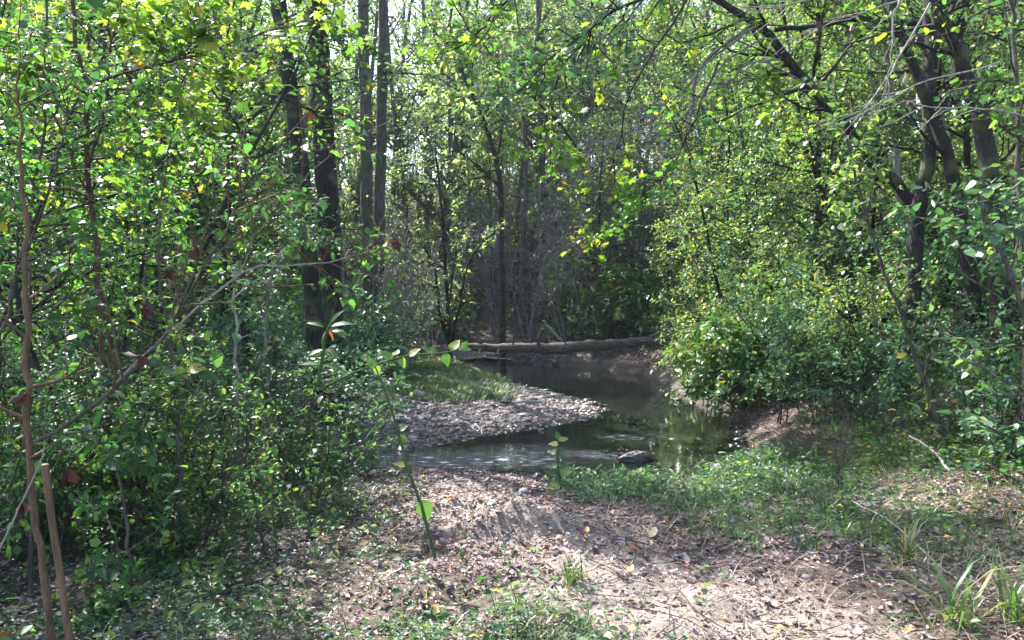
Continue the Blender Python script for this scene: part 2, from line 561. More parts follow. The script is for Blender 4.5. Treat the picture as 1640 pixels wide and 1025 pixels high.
B_brush = bark_mat('twig mauve', (.12, .10, .10), (.27, .23, .235), 0.0, 10)
B_green = bark_mat('stem green', (.03, .06, .02), (.08, .13, .04), 0.0, 20)
M_pebble = rock_mat('pebbles', [(0, (.04, .034, .032)), (.5, (.09, .077, .07)), (.93, (.16, .138, .125)), (1, (.32, .28, .25))])
M_rockw = rock_mat('pale rock', [(0, (.42, .38, .34)), (1, (.5, .46, .42))], 9)
M_rockd = rock_mat('dark rock', [(0, (.05, .045, .045)), (1, (.12, .1, .1))], 9)


def ground_mat():
    m, nt, out = new_mat('forest floor'); L = nt.links
    geo = nt.nodes.new('ShaderNodeNewGeometry')

    def attr(n):
        a = nt.nodes.new('ShaderNodeAttribute'); a.attribute_name = n; return a.outputs['Fac']

    def noise(sc, d=5, r=.6):
        n = nt.nodes.new('ShaderNodeTexNoise'); n.inputs['Scale'].default_value = sc; n.inputs['Detail'].default_value = d; n.inputs['Roughness'].default_value = r
        L.new(geo.outputs['Position'], n.inputs['Vector']); return n.outputs['Fac']

    def mix(f, a, b):
        x = nt.nodes.new('ShaderNodeMix'); x.data_type = 'RGBA'
        L.new(f, x.inputs[0]); L.new(a, x.inputs[6]); L.new(b, x.inputs[7]); return x.outputs[2]
    n1 = noise(9, 8, .7); n2 = noise(1.3, 4); n3 = noise(45, 4, .7)
    litter = ramp(nt, [(.3, (.035, .022, .016)), (.5, (.11, .075, .055)), (.62, (.2, .15, .12)), (.72, (.30, .23, .19))], n1)
    sand = ramp(nt, [(.25, (.16, .125, .10)), (.5, (.34, .28, .225)), (.75, (.48, .40, .33))], n1)
    gravel = ramp(nt, [(.3, (.06, .055, .055)), (.5, (.17, .15, .15)), (.7, (.30, .27, .26))], n3)
    mud = ramp(nt, [(.3, (.03, .024, .018)), (.7, (.09, .07, .05))], n1)
    grass = ramp(nt, [(.3, (.02, .045, .012)), (.7, (.06, .10, .025))], n1)
    c = mix(attr('sand'), litter, sand)
    c = mix(attr('gravel'), c, gravel)
    c = mix(attr('grass'), c, grass)
    c = mix(attr('mud'), c, mud)
    p = nt.nodes.new('ShaderNodeBsdfPrincipled'); L.new(c, p.inputs['Base Color'])
    rg = ramp(nt, [(0, (.9, .9, .9)), (1, (.35, .35, .35))], attr('mud')); L.new(rg, p.inputs['Roughness'])
    ad = nt.nodes.new('ShaderNodeMath'); ad.operation = 'ADD'; L.new(n1, ad.inputs[0]); L.new(n3, ad.inputs[1])
    bp = nt.nodes.new('ShaderNodeBump'); bp.inputs['Strength'].default_value = 0.8; bp.inputs['Distance'].default_value = 0.05
    L.new(ad.outputs[0], bp.inputs['Height']); L.new(bp.outputs[0], p.inputs['Normal'])
    L.new(p.outputs[0], out.inputs[0])
    return m


def water_mat():
    m, nt, out = new_mat('creek water'); L = nt.links
    geo = nt.nodes.new('ShaderNodeNewGeometry')

    def noise(scale, d, vec):
        mp = nt.nodes.new('ShaderNodeMapping'); mp.inputs['Scale'].default_value = vec
        L.new(geo.outputs['Position'], mp.inputs[0])
        n = nt.nodes.new('ShaderNodeTexNoise'); n.inputs['Scale'].default_value = scale; n.inputs['Detail'].default_value = d
        L.new(mp.outputs[0], n.inputs['Vector']); return n.outputs['Fac']
    at_ = nt.nodes.new('ShaderNodeAttribute'); at_.attribute_name = 'riffle'
    fine = noise(9, 4, (1, 2.2, 1)); calm = noise(2.2, 3, (.8, 1.6, 1))
    m1 = nt.nodes.new('ShaderNodeMath'); m1.operation = 'MULTIPLY'; L.new(fine, m1.inputs[0]); L.new(at_.outputs['Fac'], m1.inputs[1])
    m2 = nt.nodes.new('ShaderNodeMath'); m2.operation = 'MULTIPLY_ADD'; L.new(calm, m2.inputs[0]); m2.inputs[1].default_value = 0.045; L.new(m1.outputs[0], m2.inputs[2])
    m3 = nt.nodes.new('ShaderNodeMath'); m3.operation = 'MULTIPLY_ADD'; L.new(fine, m3.inputs[0]); m3.inputs[1].default_value = 0.016; L.new(m2.outputs[0], m3.inputs[2])
    bp = nt.nodes.new('ShaderNodeBump'); bp.inputs['Strength'].default_value = 0.5; bp.inputs['Distance'].default_value = 0.10
    L.new(m3.outputs[0], bp.inputs['Height'])
    gl = nt.nodes.new('ShaderNodeBsdfGlossy'); gl.inputs['Roughness'].default_value = 0.05; gl.inputs['Color'].default_value = (.95, .97, 1, 1)
    L.new(bp.outputs[0], gl.inputs['Normal'])
    tr = nt.nodes.new('ShaderNodeBsdfTransparent'); tr.inputs['Color'].default_value = (.40, .47, .40, 1)
    df = nt.nodes.new('ShaderNodeBsdfDiffuse'); df.inputs['Color'].default_value = (.09, .11, .085, 1)
    tb = nt.nodes.new('ShaderNodeMixShader'); tb.inputs[0].default_value = .05; L.new(tr.outputs[0], tb.inputs[1]); L.new(df.outputs[0], tb.inputs[2])
    fr = nt.nodes.new('ShaderNodeFresnel'); fr.inputs['IOR'].default_value = 1.33; L.new(bp.outputs[0], fr.inputs['Normal'])
    a = nt.nodes.new('ShaderNodeMixShader'); L.new(fr.outputs[0], a.inputs[0]); L.new(tb.outputs[0], a.inputs[1]); L.new(gl.outputs[0], a.inputs[2])
    # broken white water in the riffles, with bluish sky reflection painted in
    foam_sky = nt.nodes.new('ShaderNodeBsdfDiffuse'); foam_sky.inputs['Color'].default_value = (.5, .58, .68, 1)
    ff = noise(7, 5, (.7, 3.0, 1))
    fm = ramp(nt, [(.57, (0, 0, 0)), (.72, (.85, .85, .85))], ff)
    fx = nt.nodes.new('ShaderNodeMath'); fx.operation = 'MULTIPLY'; L.new(fm, fx.inputs[0]); L.new(at_.outputs['Fac'], fx.inputs[1])
    b = nt.nodes.new('ShaderNodeMixShader'); L.new(fx.outputs[0], b.inputs[0]); L.new(a.outputs[0], b.inputs[1]); L.new(foam_sky.outputs[0], b.inputs[2])
    L.new(b.outputs[0], out.inputs[0])
    return m


# ------------------------------------------------------------------ ground sheet
def axis(n, lim0, lim1, c, k):
    u = np.linspace(-1, 1, n)
    a = np.sinh(k * u) / np.sinh(k)
    return c + np.where(a < 0, -a * (lim0 - c), a * (lim1 - c))


gx = axis(640, -130, 130, 0.5, 4.6)
gy = axis(760, -40, 170, 7.5, 4.2)
XX, YY = np.meshgrid(gx, gy)
ZZ, SS, HH, BB = ground(XX, YY, True)
nx, ny = len(gx), len(gy)
ii = np.arange(nx * ny).reshape(ny, nx)
F = np.stack([ii[:-1, :-1], ii[:-1, 1:], ii[1:, 1:], ii[1:, :-1]], -1).reshape(-1, 4)
mb = MB().add(np.stack([XX, YY, ZZ], -1).reshape(-1, 3), [F])
M_ground = ground_mat()
grd = mb.build('ground', M_ground)
tag(grd, 'sandy, leaf-strewn forest floor rising into a wooded hillside', None, None, 'structure')
# sandy track runs from the lower right of the view up to the creek
tx = np.interp(YY, [2, 4, 5, 6, 7.2, 9.5], [3.0, 1.45, .75, .2, -.3, -.4])
tw = np.interp(YY, [2, 4, 6, 9.5], [1.3, .85, .85, 1.4])
track = np.exp(-((XX - tx) / tw) ** 4) * smooth(10.5, 9.5, YY)
sandm = np.clip(track * (0.3 + 1.1 * fbm(XX, YY, 0.9, 3, 50)), 0, 1)
gline = 15.4 + 1.2 * (fbm(XX, YY, .8, 3, 88) - .5)
gravm = np.clip(BB * np.maximum(smooth(.5, 0, YY - gline), smooth(-.3, .1, XX)) + smooth(24, 25.5, YY) * smooth(29, 28, YY) * smooth(.5, .3, SS) * smooth(2, 0, XX) + 0.3 * smooth(.9, .1, SS) * smooth(2.5, 1.5, XX), 0, 1)
grassm = np.clip(smooth(0, .5, YY - gline) * smooth(.1, -.3, XX) * smooth(.1, .5, SS) * smooth(5, 3, XX) * smooth(26, 23, YY) * smooth(0, -1, HH), 0, 1) * 0.8
mudm = np.clip(smooth(.30, .05, SS) * (1 - .5 * (YY < 10)) + smooth(24, 26, YY) * smooth(2.5, .5, SS) * smooth(-1, 1, XX), 0, 1)
for nme, arr in (('sand', sandm), ('gravel', gravm), ('grass', grassm), ('mud', mudm)):
    a = grd.data.attributes.new(nme, 'FLOAT', 'POINT'); a.data.foreach_set('value', arr.astype(np.float32).ravel())

# ------------------------------------------------------------------ water sheet (one thin sheet at the water level; land rises through it)
wx = np.linspace(-16, 8, 180); wy = np.linspace(8.2, 31, 200)
WX, WY = np.meshgrid(wx, wy)
ws = sdist(WX, WY, creek)
jj = np.arange(WX.size).reshape(WX.shape)
F = np.stack([jj[:-1, :-1], jj[:-1, 1:], jj[1:, 1:], jj[1:, :-1]], -1).reshape(-1, 4)
keep = (ws.ravel()[F].min(1) < 0.5)
mbw = MB().add(np.stack([WX, WY, np.full_like(WX, WATER)], -1).reshape(-1, 3), [F[keep]])
wat = mbw.build('water', water_mat())
tag(wat, 'shallow green-brown creek water bending round the gravel bar', None, None, 'structure')


def spot(px, py, rx, ry):
    c = W(px, py); return np.exp(-((WX - c[0]) / rx) ** 2 - ((WY - c[1]) / ry) ** 2)


rif = np.clip(spot(750, 738, 1.0, .5) + .8 * spot(660, 735, .7, .5) + .45 * spot(850, 722, .6, .5) + .6 * spot(1010, 700, .35, .25) + .6 * spot(950, 728, .3, .2) + 1.0 * spot(900, 586, 2.2, .8) + .8 * spot(985, 731, .25, .15), 0, 1)  # white water spots, some carrying painted sky streaks
a = wat.data.attributes.new('riffle', 'FLOAT', 'POINT'); a.data.foreach_set('value', rif.astype(np.float32).ravel())
print('terrain done')


# ------------------------------------------------------------------ scatter helpers
def gh(x, y):
    i = np.clip(np.searchsorted(gx, x) - 1, 0, nx - 2); j = np.clip(np.searchsorted(gy, y) - 1, 0, ny - 2)
    fx = (x - gx[i]) / (gx[i + 1] - gx[i]); fy = (y - gy[j]) / (gy[j + 1] - gy[j])
    return (ZZ[j, i] * (1 - fx) + ZZ[j, i + 1] * fx) * (1 - fy) + (ZZ[j + 1, i] * (1 - fx) + ZZ[j + 1, i + 1] * fx) * fy


def scatter(n, x0, x1, y0, y1, dens=None, g=None):
    g = g or rng
    x = g.uniform(x0, x1, n); y = np.sqrt(g.uniform(y0 * y0, y1 * y1, n)) if y0 > 0 else g.uniform(y0, y1, n)
    z, s, h, b = ground(x, y, True)
    z = gh(x, y)
    if dens is not None:
        k = g.random(n) < dens(x, y, s, h, b)
        x, y, z, s, h = x[k], y[k], z[k], s[k], h[k]
    return np.stack([x, y, z], -1)


def trackmask(x, y):
    tx = np.interp(y, [2, 4, 5, 6, 7.2, 9.5], [3.0, 1.45, .75, .2, -.3, -.4])
    tw = np.interp(y, [2, 4, 6, 9.5], [1.3, .85, .85, 1.4])
    return np.exp(-((x - tx) / tw) ** 4) * smooth(10.5, 9.5, y)


def inview(x, y, m=1.5):
    return (np.abs(x) < 0.68 * y + m)


# dead leaves on the ground
def d_litter(x, y, s, h, b):
    v = inview(x, y) & (s > 0.02)
    return v * (0.35 + 0.65 * smooth(.35, .6, fbm(x, y, 1.6, 3, 61))) * (1 - 0.2 * trackmask(x, y) * smooth(4.5, 6, y)) * (1 - .5 * b) * smooth(15, 6, y)


P = scatter(480000, -7, 8, 2.2, 14, d_litter)
mb = MB(); N = len(P)
a = rng.uniform(0, 2 * math.pi, N); D = np.stack([np.cos(a), np.sin(a), rng.normal(0, .12, N)], -1)
put(mb, DEAD, P + np.array([0, 0, .012]), D, norm(np.array([0, 0, 1.]) + rng.normal(size=(N, 3)) * .35), np.clip(rng.lognormal(math.log(.025), .5, N), .010, .10))
tag(mb.build('fallen_leaves', M_deadleaf), 'layer of curled pale brown fallen leaves over the near bank', None, None, 'stuff')
# coarser litter on the hillside
P = scatter(60000, 2, 22, 6, 34, lambda x, y, s, h, b: inview(x, y) & (s > .1) & (h > -1))
mb = MB(); N = len(P)
a = rng.uniform(0, 2 * math.pi, N); D = np.stack([np.cos(a), np.sin(a), rng.normal(0, .2, N)], -1)
put(mb, DEAD, P + np.array([0, 0, .03]), D, norm(np.array([0, 0, 1.]) + rng.normal(size=(N, 3)) * .4), rng.uniform(.05, .12, N))
tag(mb.build('leaf_litter', M_deadleaf), 'brown leaf litter on the steep slope across the creek', None, None, 'stuff')


# pebbles
def ico():
    t = (1 + 5 ** .5) / 2
    V = norm(np.array([(-1, t, 0), (1, t, 0), (-1, -t, 0), (1, -t, 0), (0, -1, t), (0, 1, t), (0, -1, -t), (0, 1, -t), (t, 0, -1), (t, 0, 1), (-t, 0, -1), (-t, 0, 1)], float))
    F = np.array([(0, 11, 5), (0, 5, 1), (0, 1, 7), (0, 7, 10), (0, 10, 11), (1, 5, 9), (5, 11, 4), (11, 10, 2), (10, 7, 6), (7, 1, 8), (3, 9, 4), (3, 4, 2), (3, 2, 6), (3, 6, 8), (3, 8, 9), (4, 9, 5), (2, 4, 11), (6, 2, 10), (8, 6, 7), (9, 8, 1)])
    return V, F


ICV, ICF = ico()


def stones(mb, P, S, flat=.45):
    N = len(P)
    a = rng.uniform(0, 2 * math.pi, N); ca, sa = np.cos(a), np.sin(a)
    V = ICV[None] * (1 + rng.normal(0, .16, (N, 12, 1)))
    V = V * np.stack([S * rng.uniform(.8, 1.3, N), S * rng.uniform(.5, 1, N), S * flat * rng.uniform(.5, 1.2, N)], -1)[:, None, :]
    X = np.stack([V[..., 0] * ca[:, None] - V[..., 1] * sa[:, None], V[..., 0] * sa[:, None] + V[..., 1] * ca[:, None], V[..., 2]], -1) + P[:, None, :]
    mb.add(X.reshape(-1, 3), [(ICF[None] + (np.arange(N) * 12)[:, None, None]).reshape(-1, 3)])


P = scatter(300000, -5, 3.2, 10.5, 20, lambda x, y, s, h, b: (b > .3) & (s > -.25) & ((y < 15.9) | (x > -.15)) & (rng.random(len(x)) < .25 + .75 * smooth(.42, .6, fbm(x, y, 1.4, 3, 59))))
mb = MB(); stones(mb, P - np.array([0, 0, .004]), rng.lognormal(math.log(.015), .62, len(P)) * (1 + .5 * vnoise(P[:, 0] * 2, P[:, 1] * 2, 5)))
P = scatter(14000, -4, 1.6, 24, 28.5, lambda x, y, s, h, b: (s > -.5) & (s < .4))
stones(mb, P, rng.lognormal(math.log(.05), .4, len(P)))
P = scatter(24000, -3.5, 3.5, 7.6, 10.4, lambda x, y, s, h, b: (s > -.3) & (s < 1.6) & (x < 2.4))
stones(mb, P, rng.lognormal(math.log(.013), .45, len(P)))
P = scatter(9000, -2, 3, 3, 9, lambda x, y, s, h, b: trackmask(x, y) * .7)
stones(mb, P, rng.lognormal(math.log(.011), .5, len(P)))
P = scatter(5000, -5, 4.2, 9, 19, lambda x, y, s, h, b: (s < -.05))
stones(mb, P, rng.lognormal(math.log(.05), .45, len(P)))
tag(mb.build('gravel', M_pebble), 'grey and mauve stones covering the gravel bar and creek edges', None, None, 'stuff')
P = scatter(5000, -5, 3.2, 10.5, 20, lambda x, y, s, h, b: (b > .3) & (s > .1) & (y < 16))
mb = MB(); N = len(P); a = rng.uniform(0, 6.28, N)
put(mb, DEAD, P + np.array([0, 0, .03]), np.stack([np.cos(a), np.sin(a), rng.normal(0, .2, N)], -1), norm(np.array([0, 0, 1.]) + rng.normal(size=(N, 3)) * .5), rng.uniform(.04, .1, N))
tag(mb.build('leaf_litter', M_deadleaf), 'fallen leaves mixed among the stones of the gravel bar', None, None, 'stuff')


# ------------------------------------------------------------------ grass and ground cover
def blades(P, L, n, up=1.2, curl=.5):
    idx = np.repeat(np.arange(len(P)), n); N = len(idx)
    a = rng.uniform(0, 2 * math.pi, N)
    D = norm(np.stack([np.cos(a), np.sin(a), rng.uniform(.4, 1.6, N) * up], -1))
    nn = norm(np.stack([-np.cos(a), -np.sin(a), np.full(N, .8)], -1))
    p = P[idx] + rng.normal(0, .015, (N, 3)) * np.array([1, 1, 0])
    return p, D, nn, L * rng.uniform(.5, 1.2, N)


P = scatter(60000, -9, 1.2, 14.5, 25, lambda x, y, s, h, b: (.2 + .8 * smooth(.38, .6, fbm(x, y, 1.4, 3, 89))) * (s > .15) * (y > 15.2 + 1.8 * (fbm(x, y, .8, 3, 88) - .5) + rng.normal(0, .25, len(x))) * (x < -.15 + rng.normal(0, .2, len(x))) * (h < 0) * inview(x, y, .5))
mb = MB(); p, D, nn, S = blades(P, .16, 3); S = S * np.repeat(.5 + 1.1 * fbm(P[:, 0], P[:, 1], 2.2, 2, 90), 3); put(mb, T_blade()if False else (BLADE[0] * np.array([1, 2.2, 1]), BLADE[1]), p, D, nn, S)
tag(mb.build('meadow_grass', M_grass), 'bright short grass on the flat behind the gravel bar', None, None, 'stuff')


def d_cover(x, y, s, h, b):
    left = smooth(.3, -.5, x - np.interp(y, [3, 3.8, 4.5, 5, 6, 7.5], [.9, .7, .35, -.4, -.8, -1.1])) * smooth(10, 8.0, y) * (1 - .9 * smooth(-2.6, -1.8, x) * smooth(6.8, 7.6, y))
    mid = np.exp(-((x - .35) / .5) ** 2 - ((y - 4.3) / .5) ** 2)
    rb = smooth(.35, 1.2, x - .22 * (9 - y)) * smooth(4.8, 5.8, y) * smooth(10.5, 9.8, y) * .5
    rf = smooth(.0, .8, x - (.40 * y + .1)) * .75
    n = smooth(.38, .62, fbm(x, y, 1.3, 3, 71))
    d = np.clip(left * .9 + mid * .5 + rb + rf, 0, 1) * (.15 + .85 * n) * (1 - .85 * trackmask(x, y))
    return d * (s > .05) * inview(x, y)


def cover(P, nl, h0, size, tpl, mb):
    idx = np.repeat(np.arange(len(P)), nl); N = len(idx)
    a = rng.uniform(0, 2 * math.pi, N)
    hh = rng.uniform(.15, 1, N) * (h0 * rng.uniform(.4, 1.3, len(P)))[idx]
    rad = rng.uniform(.0, .05, N)
    p = P[idx] + np.stack([np.cos(a) * rad, np.sin(a) * rad, hh], -1)
    D = norm(np.stack([np.cos(a), np.sin(a), rng.uniform(-.2, .5, N)], -1))
    put(mb, tpl, p, D, norm(np.array([0, 0, 1.]) + rng.normal(size=(N, 3)) * .4), size * rng.uniform(.5, 1.4, N))


P = scatter(120000, -7, 8, 2.3, 10.8, d_cover)
k_ = fbm(P[:, 0], P[:, 1], .8, 2, 77) + rng.normal(0, .08, len(P))
mb = MB(); cover(P[k_ < .5], 5, .09, .022, FOLD, mb); cover(P[k_ > .56], 5, .12, .034, LANCE, mb)
tag(mb.build('ground_cover', M_cool), 'low small-leaved green plants carpeting both sides of the sandy track', None, None, 'stuff')
P = scatter(11000, -7, 8, 2.3, 10.8, d_cover)
mb = MB(); cover(P, 7, .25, .055, FOLD, mb)
tag(mb.build('ground_cover', M_front), 'taller broad-leaved seedlings scattered through the ground cover', None, None, 'stuff')
P = scatter(34000, -6, 8, 2.5, 11, lambda x, y, s, h, b: d_cover(x, y, s, h, b) * np.where(x > 0, 1, .35))
mb = MB(); p, D, nn, S = blades(P, .17, 3); put(mb, (BLADE[0] * np.array([1, 1.6, 1]), BLADE[1]), p, D, nn, S)
tag(mb.build('meadow_grass', M_grass), 'thin grass growing through the low plants of the near bank', None, None, 'stuff')
# weeds on the near waterline right of the track
P = scatter(2200, .3, 3.6, 6.4, 9.9, lambda x, y, s, h, b: (s > .0) * smooth(.3, .9, x) * smooth(2.4, .4, s) * smooth(.3, .5, fbm(x, y, 1.7, 2, 66)))
mb = MB(); Ps, Rs = stems(P, rng.uniform(.08, .24, len(P)), 4, .5, .25, .006)
mb2 = MB(); mb2.add(*tubes(Ps, Rs + .001, 3)); leafify(mb, LANCE, Ps, Rs, 9, .07, .1, 1, .5, .1)
o = mb.build('weeds', M_cool); tag(o, 'tangle of grey-green weeds along the near water edge', None, None, 'stuff')
o2 = mb2.build('stems', B_green, o)

P = scatter(5200, -3, 6, 3.5, 10, lambda x, y, s, h, b: (s > .05) & inview(x, y) & (x > .5 + .1 * (9 - y)) & (fbm(x, y, 1.5, 2, 45) > .45))
mb = MB(); p, D, nn, S = blades(P, .26, 2, .55); put(mb, (BLADE[0] * np.array([1, .55, 1.4]), BLADE[1]), p, D, nn, S)
tag(mb.build('dry_grass', M_straw), 'wisps of dry straw-coloured grass arching over the right bank', None, None, 'stuff')

# twigs lying about
P = scatter(2600, -5, 7, 2.6, 11, lambda x, y, s, h, b: (s > .1) & inview(x, y))
N = len(P); a = rng.uniform(0, 6.28, N); L_ = rng.uniform(.08, .5, N)
K = 4; T = np.zeros((N, K, 3)); T[:, 0] = P + np.array([0, 0, .02]); d = np.stack([np.cos(a), np.sin(a), np.zeros(N)], -1)
for k in range(1, K):
    d = norm(d + rng.normal(size=(N, 3)) * np.array([.2, .2, 0])); T[:, k] = T[:, k - 1] + d * (L_ / (K - 1))[:, None]
T[..., 2] = ground(T[..., 0], T[..., 1]) + .012 + rng.uniform(0, .03, (N, 1))
mb = MB(); mb.add(*tubes(T, np.linspace(.004, .0015, K)[None].repeat(N, 0), 4))
tag(mb.build('fallen_twigs', B_mid), 'small dead twigs littering the forest floor', None, None, 'stuff')
print('ground cover done')


# ------------------------------------------------------------------ undergrowth masses
def shrub_layer(name, label, P, h0, h1, mat, tpl, nb, bl, nl, size, wood=B_mid, tiltv=.5):
    hts = rng.uniform(h0, h1, len(P))
    Ps, Rs = stems(P, hts, 5, .3, .16, .008)
    Pb, Rb = spawn(Ps, Rs, nb, .15, 1, bl, 60, 4, .05, .25)
    mb = MB(); leafify(mb, tpl, Pb, Rb, nl, size, .1, 1, tiltv)
    leafify(mb, tpl, Ps, Rs, nl, size, .3, 1, tiltv)
    w = MB(); w.add(*tubes(Ps, Rs + .002, 3)); w.add(*tubes(Pb, Rb + .0015, 3))
    o = mb.build(name, mat); tag(o, label, None, None, 'stuff')
    w.build('stems', wood, o)
    print(name, len(P), mb.n)


P = scatter(2600, 2.6, 26, 9.5, 38, lambda x, y, s, h, b: inview(x, y, 2) * (s > .35) * (h > -.6) * (x > 2.6 + .0 * y) * smooth(.30, .5, fbm(x, y, .5, 3, 81)))
shrub_layer('undergrowth', 'waist-high leafy undergrowth covering the steep slope across the creek', P, .5, 1.6, M_hill, FOLD, 7, .6, 13, .062)
P = scatter(520, 3.6, 9, 6.5, 11.5, lambda x, y, s, h, b: inview(x, y, 2) * (s > .5) * smooth(-.9, .6, h))
shrub_layer('undergrowth', 'cool green brambles at the foot of the slope beside the near bank', P, .4, 1.3, M_cool, FOLD, 6, .4, 12, .05)
P = scatter(1000, -9, -1.2, 5, 11.5, lambda x, y, s, h, b: inview(x, y, 1.5) * (s > .3) * (x < -1.55 - .03 * (y - 5)) * smooth(.3, .5, fbm(x, y, .7, 3, 91)))
shrub_layer('undergrowth', 'dense dark green undergrowth under the saplings of the near bank', P, .4, 1.4, M_front, FOLD, 6, .4, 11, .042)
P = scatter(1100, -16, -2.5, 11.5, 26, lambda x, y, s, h, b: inview(x, y, 2) * (s > .5) * (x < -1.0 - .2 * (y - 11)))
shrub_layer('undergrowth', 'shaded dark thicket on the flat left of the grass', P, .6, 2.2, M_cool, FOLD, 7, .7, 9, .10)
P = scatter(2400, -34, 14, 27, 55, lambda x, y, s, h, b: inview(x, y, 2) * (s > .8) * smooth(.3, .5, fbm(x, y, .3, 3, 95)))
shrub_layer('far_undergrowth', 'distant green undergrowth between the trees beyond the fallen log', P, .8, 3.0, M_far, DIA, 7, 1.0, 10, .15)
print('undergrowth done')


# ------------------------------------------------------------------ plant prototypes, copied with their parts
def proto_tree(seed, H, r, cb, L1, n1, n2, n3, leaf, lmat, bark, tpl=DIA, a1=60, up=.08, K=9, lean=.04, wig=.04, sub=.45, flat=0.0, w1=.18):
    g = np.random.default_rng(seed)
    Ps, Rs = stems(np.zeros((1, 3)), np.array([H]), K, lean, wig, r / H, g)
    P1, R1 = spawn(Ps, Rs, n1, cb, 1, L1, a1, 6, up, w1, .55, flat, g=g, shorten=.6)
    P2, R2 = spawn(P1, R1, n2, .15, 1, L1 * sub, 50, 4, .03, .25, .55, .3, g=g)
    w = MB(); w.add(*tubes(Ps, Rs, 8)); w.add(*tubes(P1, R1 + .004, 5)); w.add(*tubes(P2, R2 + .003, 3))
    f = MB(); leafify(f, tpl, P2, R2, n3, leaf, 0, 1, .5, .15, leaf * .8, g)
    return [('trunk', w.mesh('trunk', bark)), ('crown', f.mesh('crown', lmat, False))]


def proto_brush(seed, H, n, mat, leaf=None, lmat=None, nl=2):
    g = np.random.default_rng(seed)
    pos = np.concatenate([g.normal(0, .12, (n, 2)), np.zeros((n, 1))], 1)
    Ps, Rs = stems(pos, g.uniform(.6, 1, n) * H, 8, .25, .1, .006, g)
    P1, R1 = spawn(Ps, Rs, 14, .2, 1, H * .28, 40, 5, .06, .2, .6, g=g)
    P2, R2 = spawn(P1, R1, 6, .2, 1, H * .12, 45, 4, .02, .25, .6, g=g)
    w = MB(); w.add(*tubes(Ps, Rs, 5)); w.add(*tubes(P1, R1 + .004, 3)); w.add(*tubes(P2, np.maximum(R2, .005), 3))
    out = [('stems', w.mesh('stems', mat))]
    if leaf:
        f = MB(); leafify(f, FOLD, P2, R2, nl, leaf, 0, 1, .5, .2, 0, g); out.append(('foliage', f.mesh('foliage', lmat, False)))
    return out


def proto_shrub(seed, H, n, leaf, lmat, mat, tpl=FOLD, n1=9, n2=5, n3=8, l1=.35, flat=.4):
    g = np.random.default_rng(seed)
    pos = np.concatenate([g.normal(0, .08 * H, (n, 2)), np.zeros((n, 1))], 1)
    Ps, Rs = stems(pos, g.uniform(.6, 1, n) * H, 7, .3, .12, .007, g)
    P1, R1 = spawn(Ps, Rs, n1, .12, 1, H * l1, 60, 5, .03, .16, .6, flat, g=g)
    P2, R2 = spawn(P1, R1, n2, .2, 1, H * l1 * .45, 45, 4, 0, .2, .6, flat, g=g)
    w = MB(); w.add(*tubes(Ps, Rs, 5)); w.add(*tubes(P1, R1 + .002, 4)); w.add(*tubes(P2, np.maximum(R2, .0015), 3))
    f = MB(); leafify(f, tpl, P2, R2, n3, leaf, 0, 1, .45, .15, 0, g)
    leafify(f, tpl, P1, R1, n3, leaf, .2, 1, .45, .15, 0, g)
    return [('stems', w.mesh('stems', mat)), ('foliage', f.mesh('foliage', lmat, False))]


def place(proto, name, label, cat, x, y, rot=0, sc=1.0, group=None, z=None):
    t = thing(name, label, cat, (x, y, (gz(x, y) if z is None else z) - .05), group)
    t.rotation_euler = (0, 0, rot); t.scale = (sc, sc, sc)
    for nme, me in proto:
        o = bpy.data.objects.new(nme, me); C.objects.link(o); o.parent = t
    return t


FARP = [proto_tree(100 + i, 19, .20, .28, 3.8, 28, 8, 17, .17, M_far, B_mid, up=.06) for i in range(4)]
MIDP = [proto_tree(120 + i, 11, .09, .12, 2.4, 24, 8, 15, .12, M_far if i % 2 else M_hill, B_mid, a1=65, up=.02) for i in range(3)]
HILP = [proto_tree(140 + i, 8, .06, .10, 2.1, 24, 9, 22, .078, M_hill, B_dark, FOLD, a1=75, up=-.01, wig=.09, lean=.15, flat=.6, w1=.1) for i in range(4)]
LEFP = [proto_tree(160 + i, 5.5, .032, .08, 1.5, 19, 7, 15, .058 if i != 1 else .075, M_front if i != 1 else M_maple, B_dark, FOLD if i != 1 else MAPLE, a1=70, up=.0, wig=.10, lean=.12, flat=.65, w1=.09) for i in range(4)]
BRU = [proto_brush(180 + i, 6.0, 6, B_brush, .09 if i < 2 else None, M_far, 2 if i == 0 else 1) for i in range(3)]
BRD = [proto_brush(190 + i, 6.0, 5, B_mid) for i in range(2)]
SHR = [proto_shrub(200 + i, 2.4, 6, .06, M_hill if i < 2 else M_cool, B_dark, n3=12, flat=.6, l1=.42) for i in range(4)]
SHL = [proto_shrub(210 + i, 2.0, 6, .042, M_front if i else M_cool, B_mid, n3=12, flat=.6, l1=.42) for i in range(3)]
RHO = [proto_shrub(220 + i, 2.2, 8, .19, M_rhodo, B_mid, (LANCE[0] * np.array([1, 1.35, 1]), LANCE[1]), 9, 4, 8, .42, .3) for i in range(2)]
TALLP = [proto_tree(230 + i, 15, .15, .45, 3.2, 22, 8, 14, .13, M_front, B_dark, up=.05) for i in range(2)]
print('prototypes done')

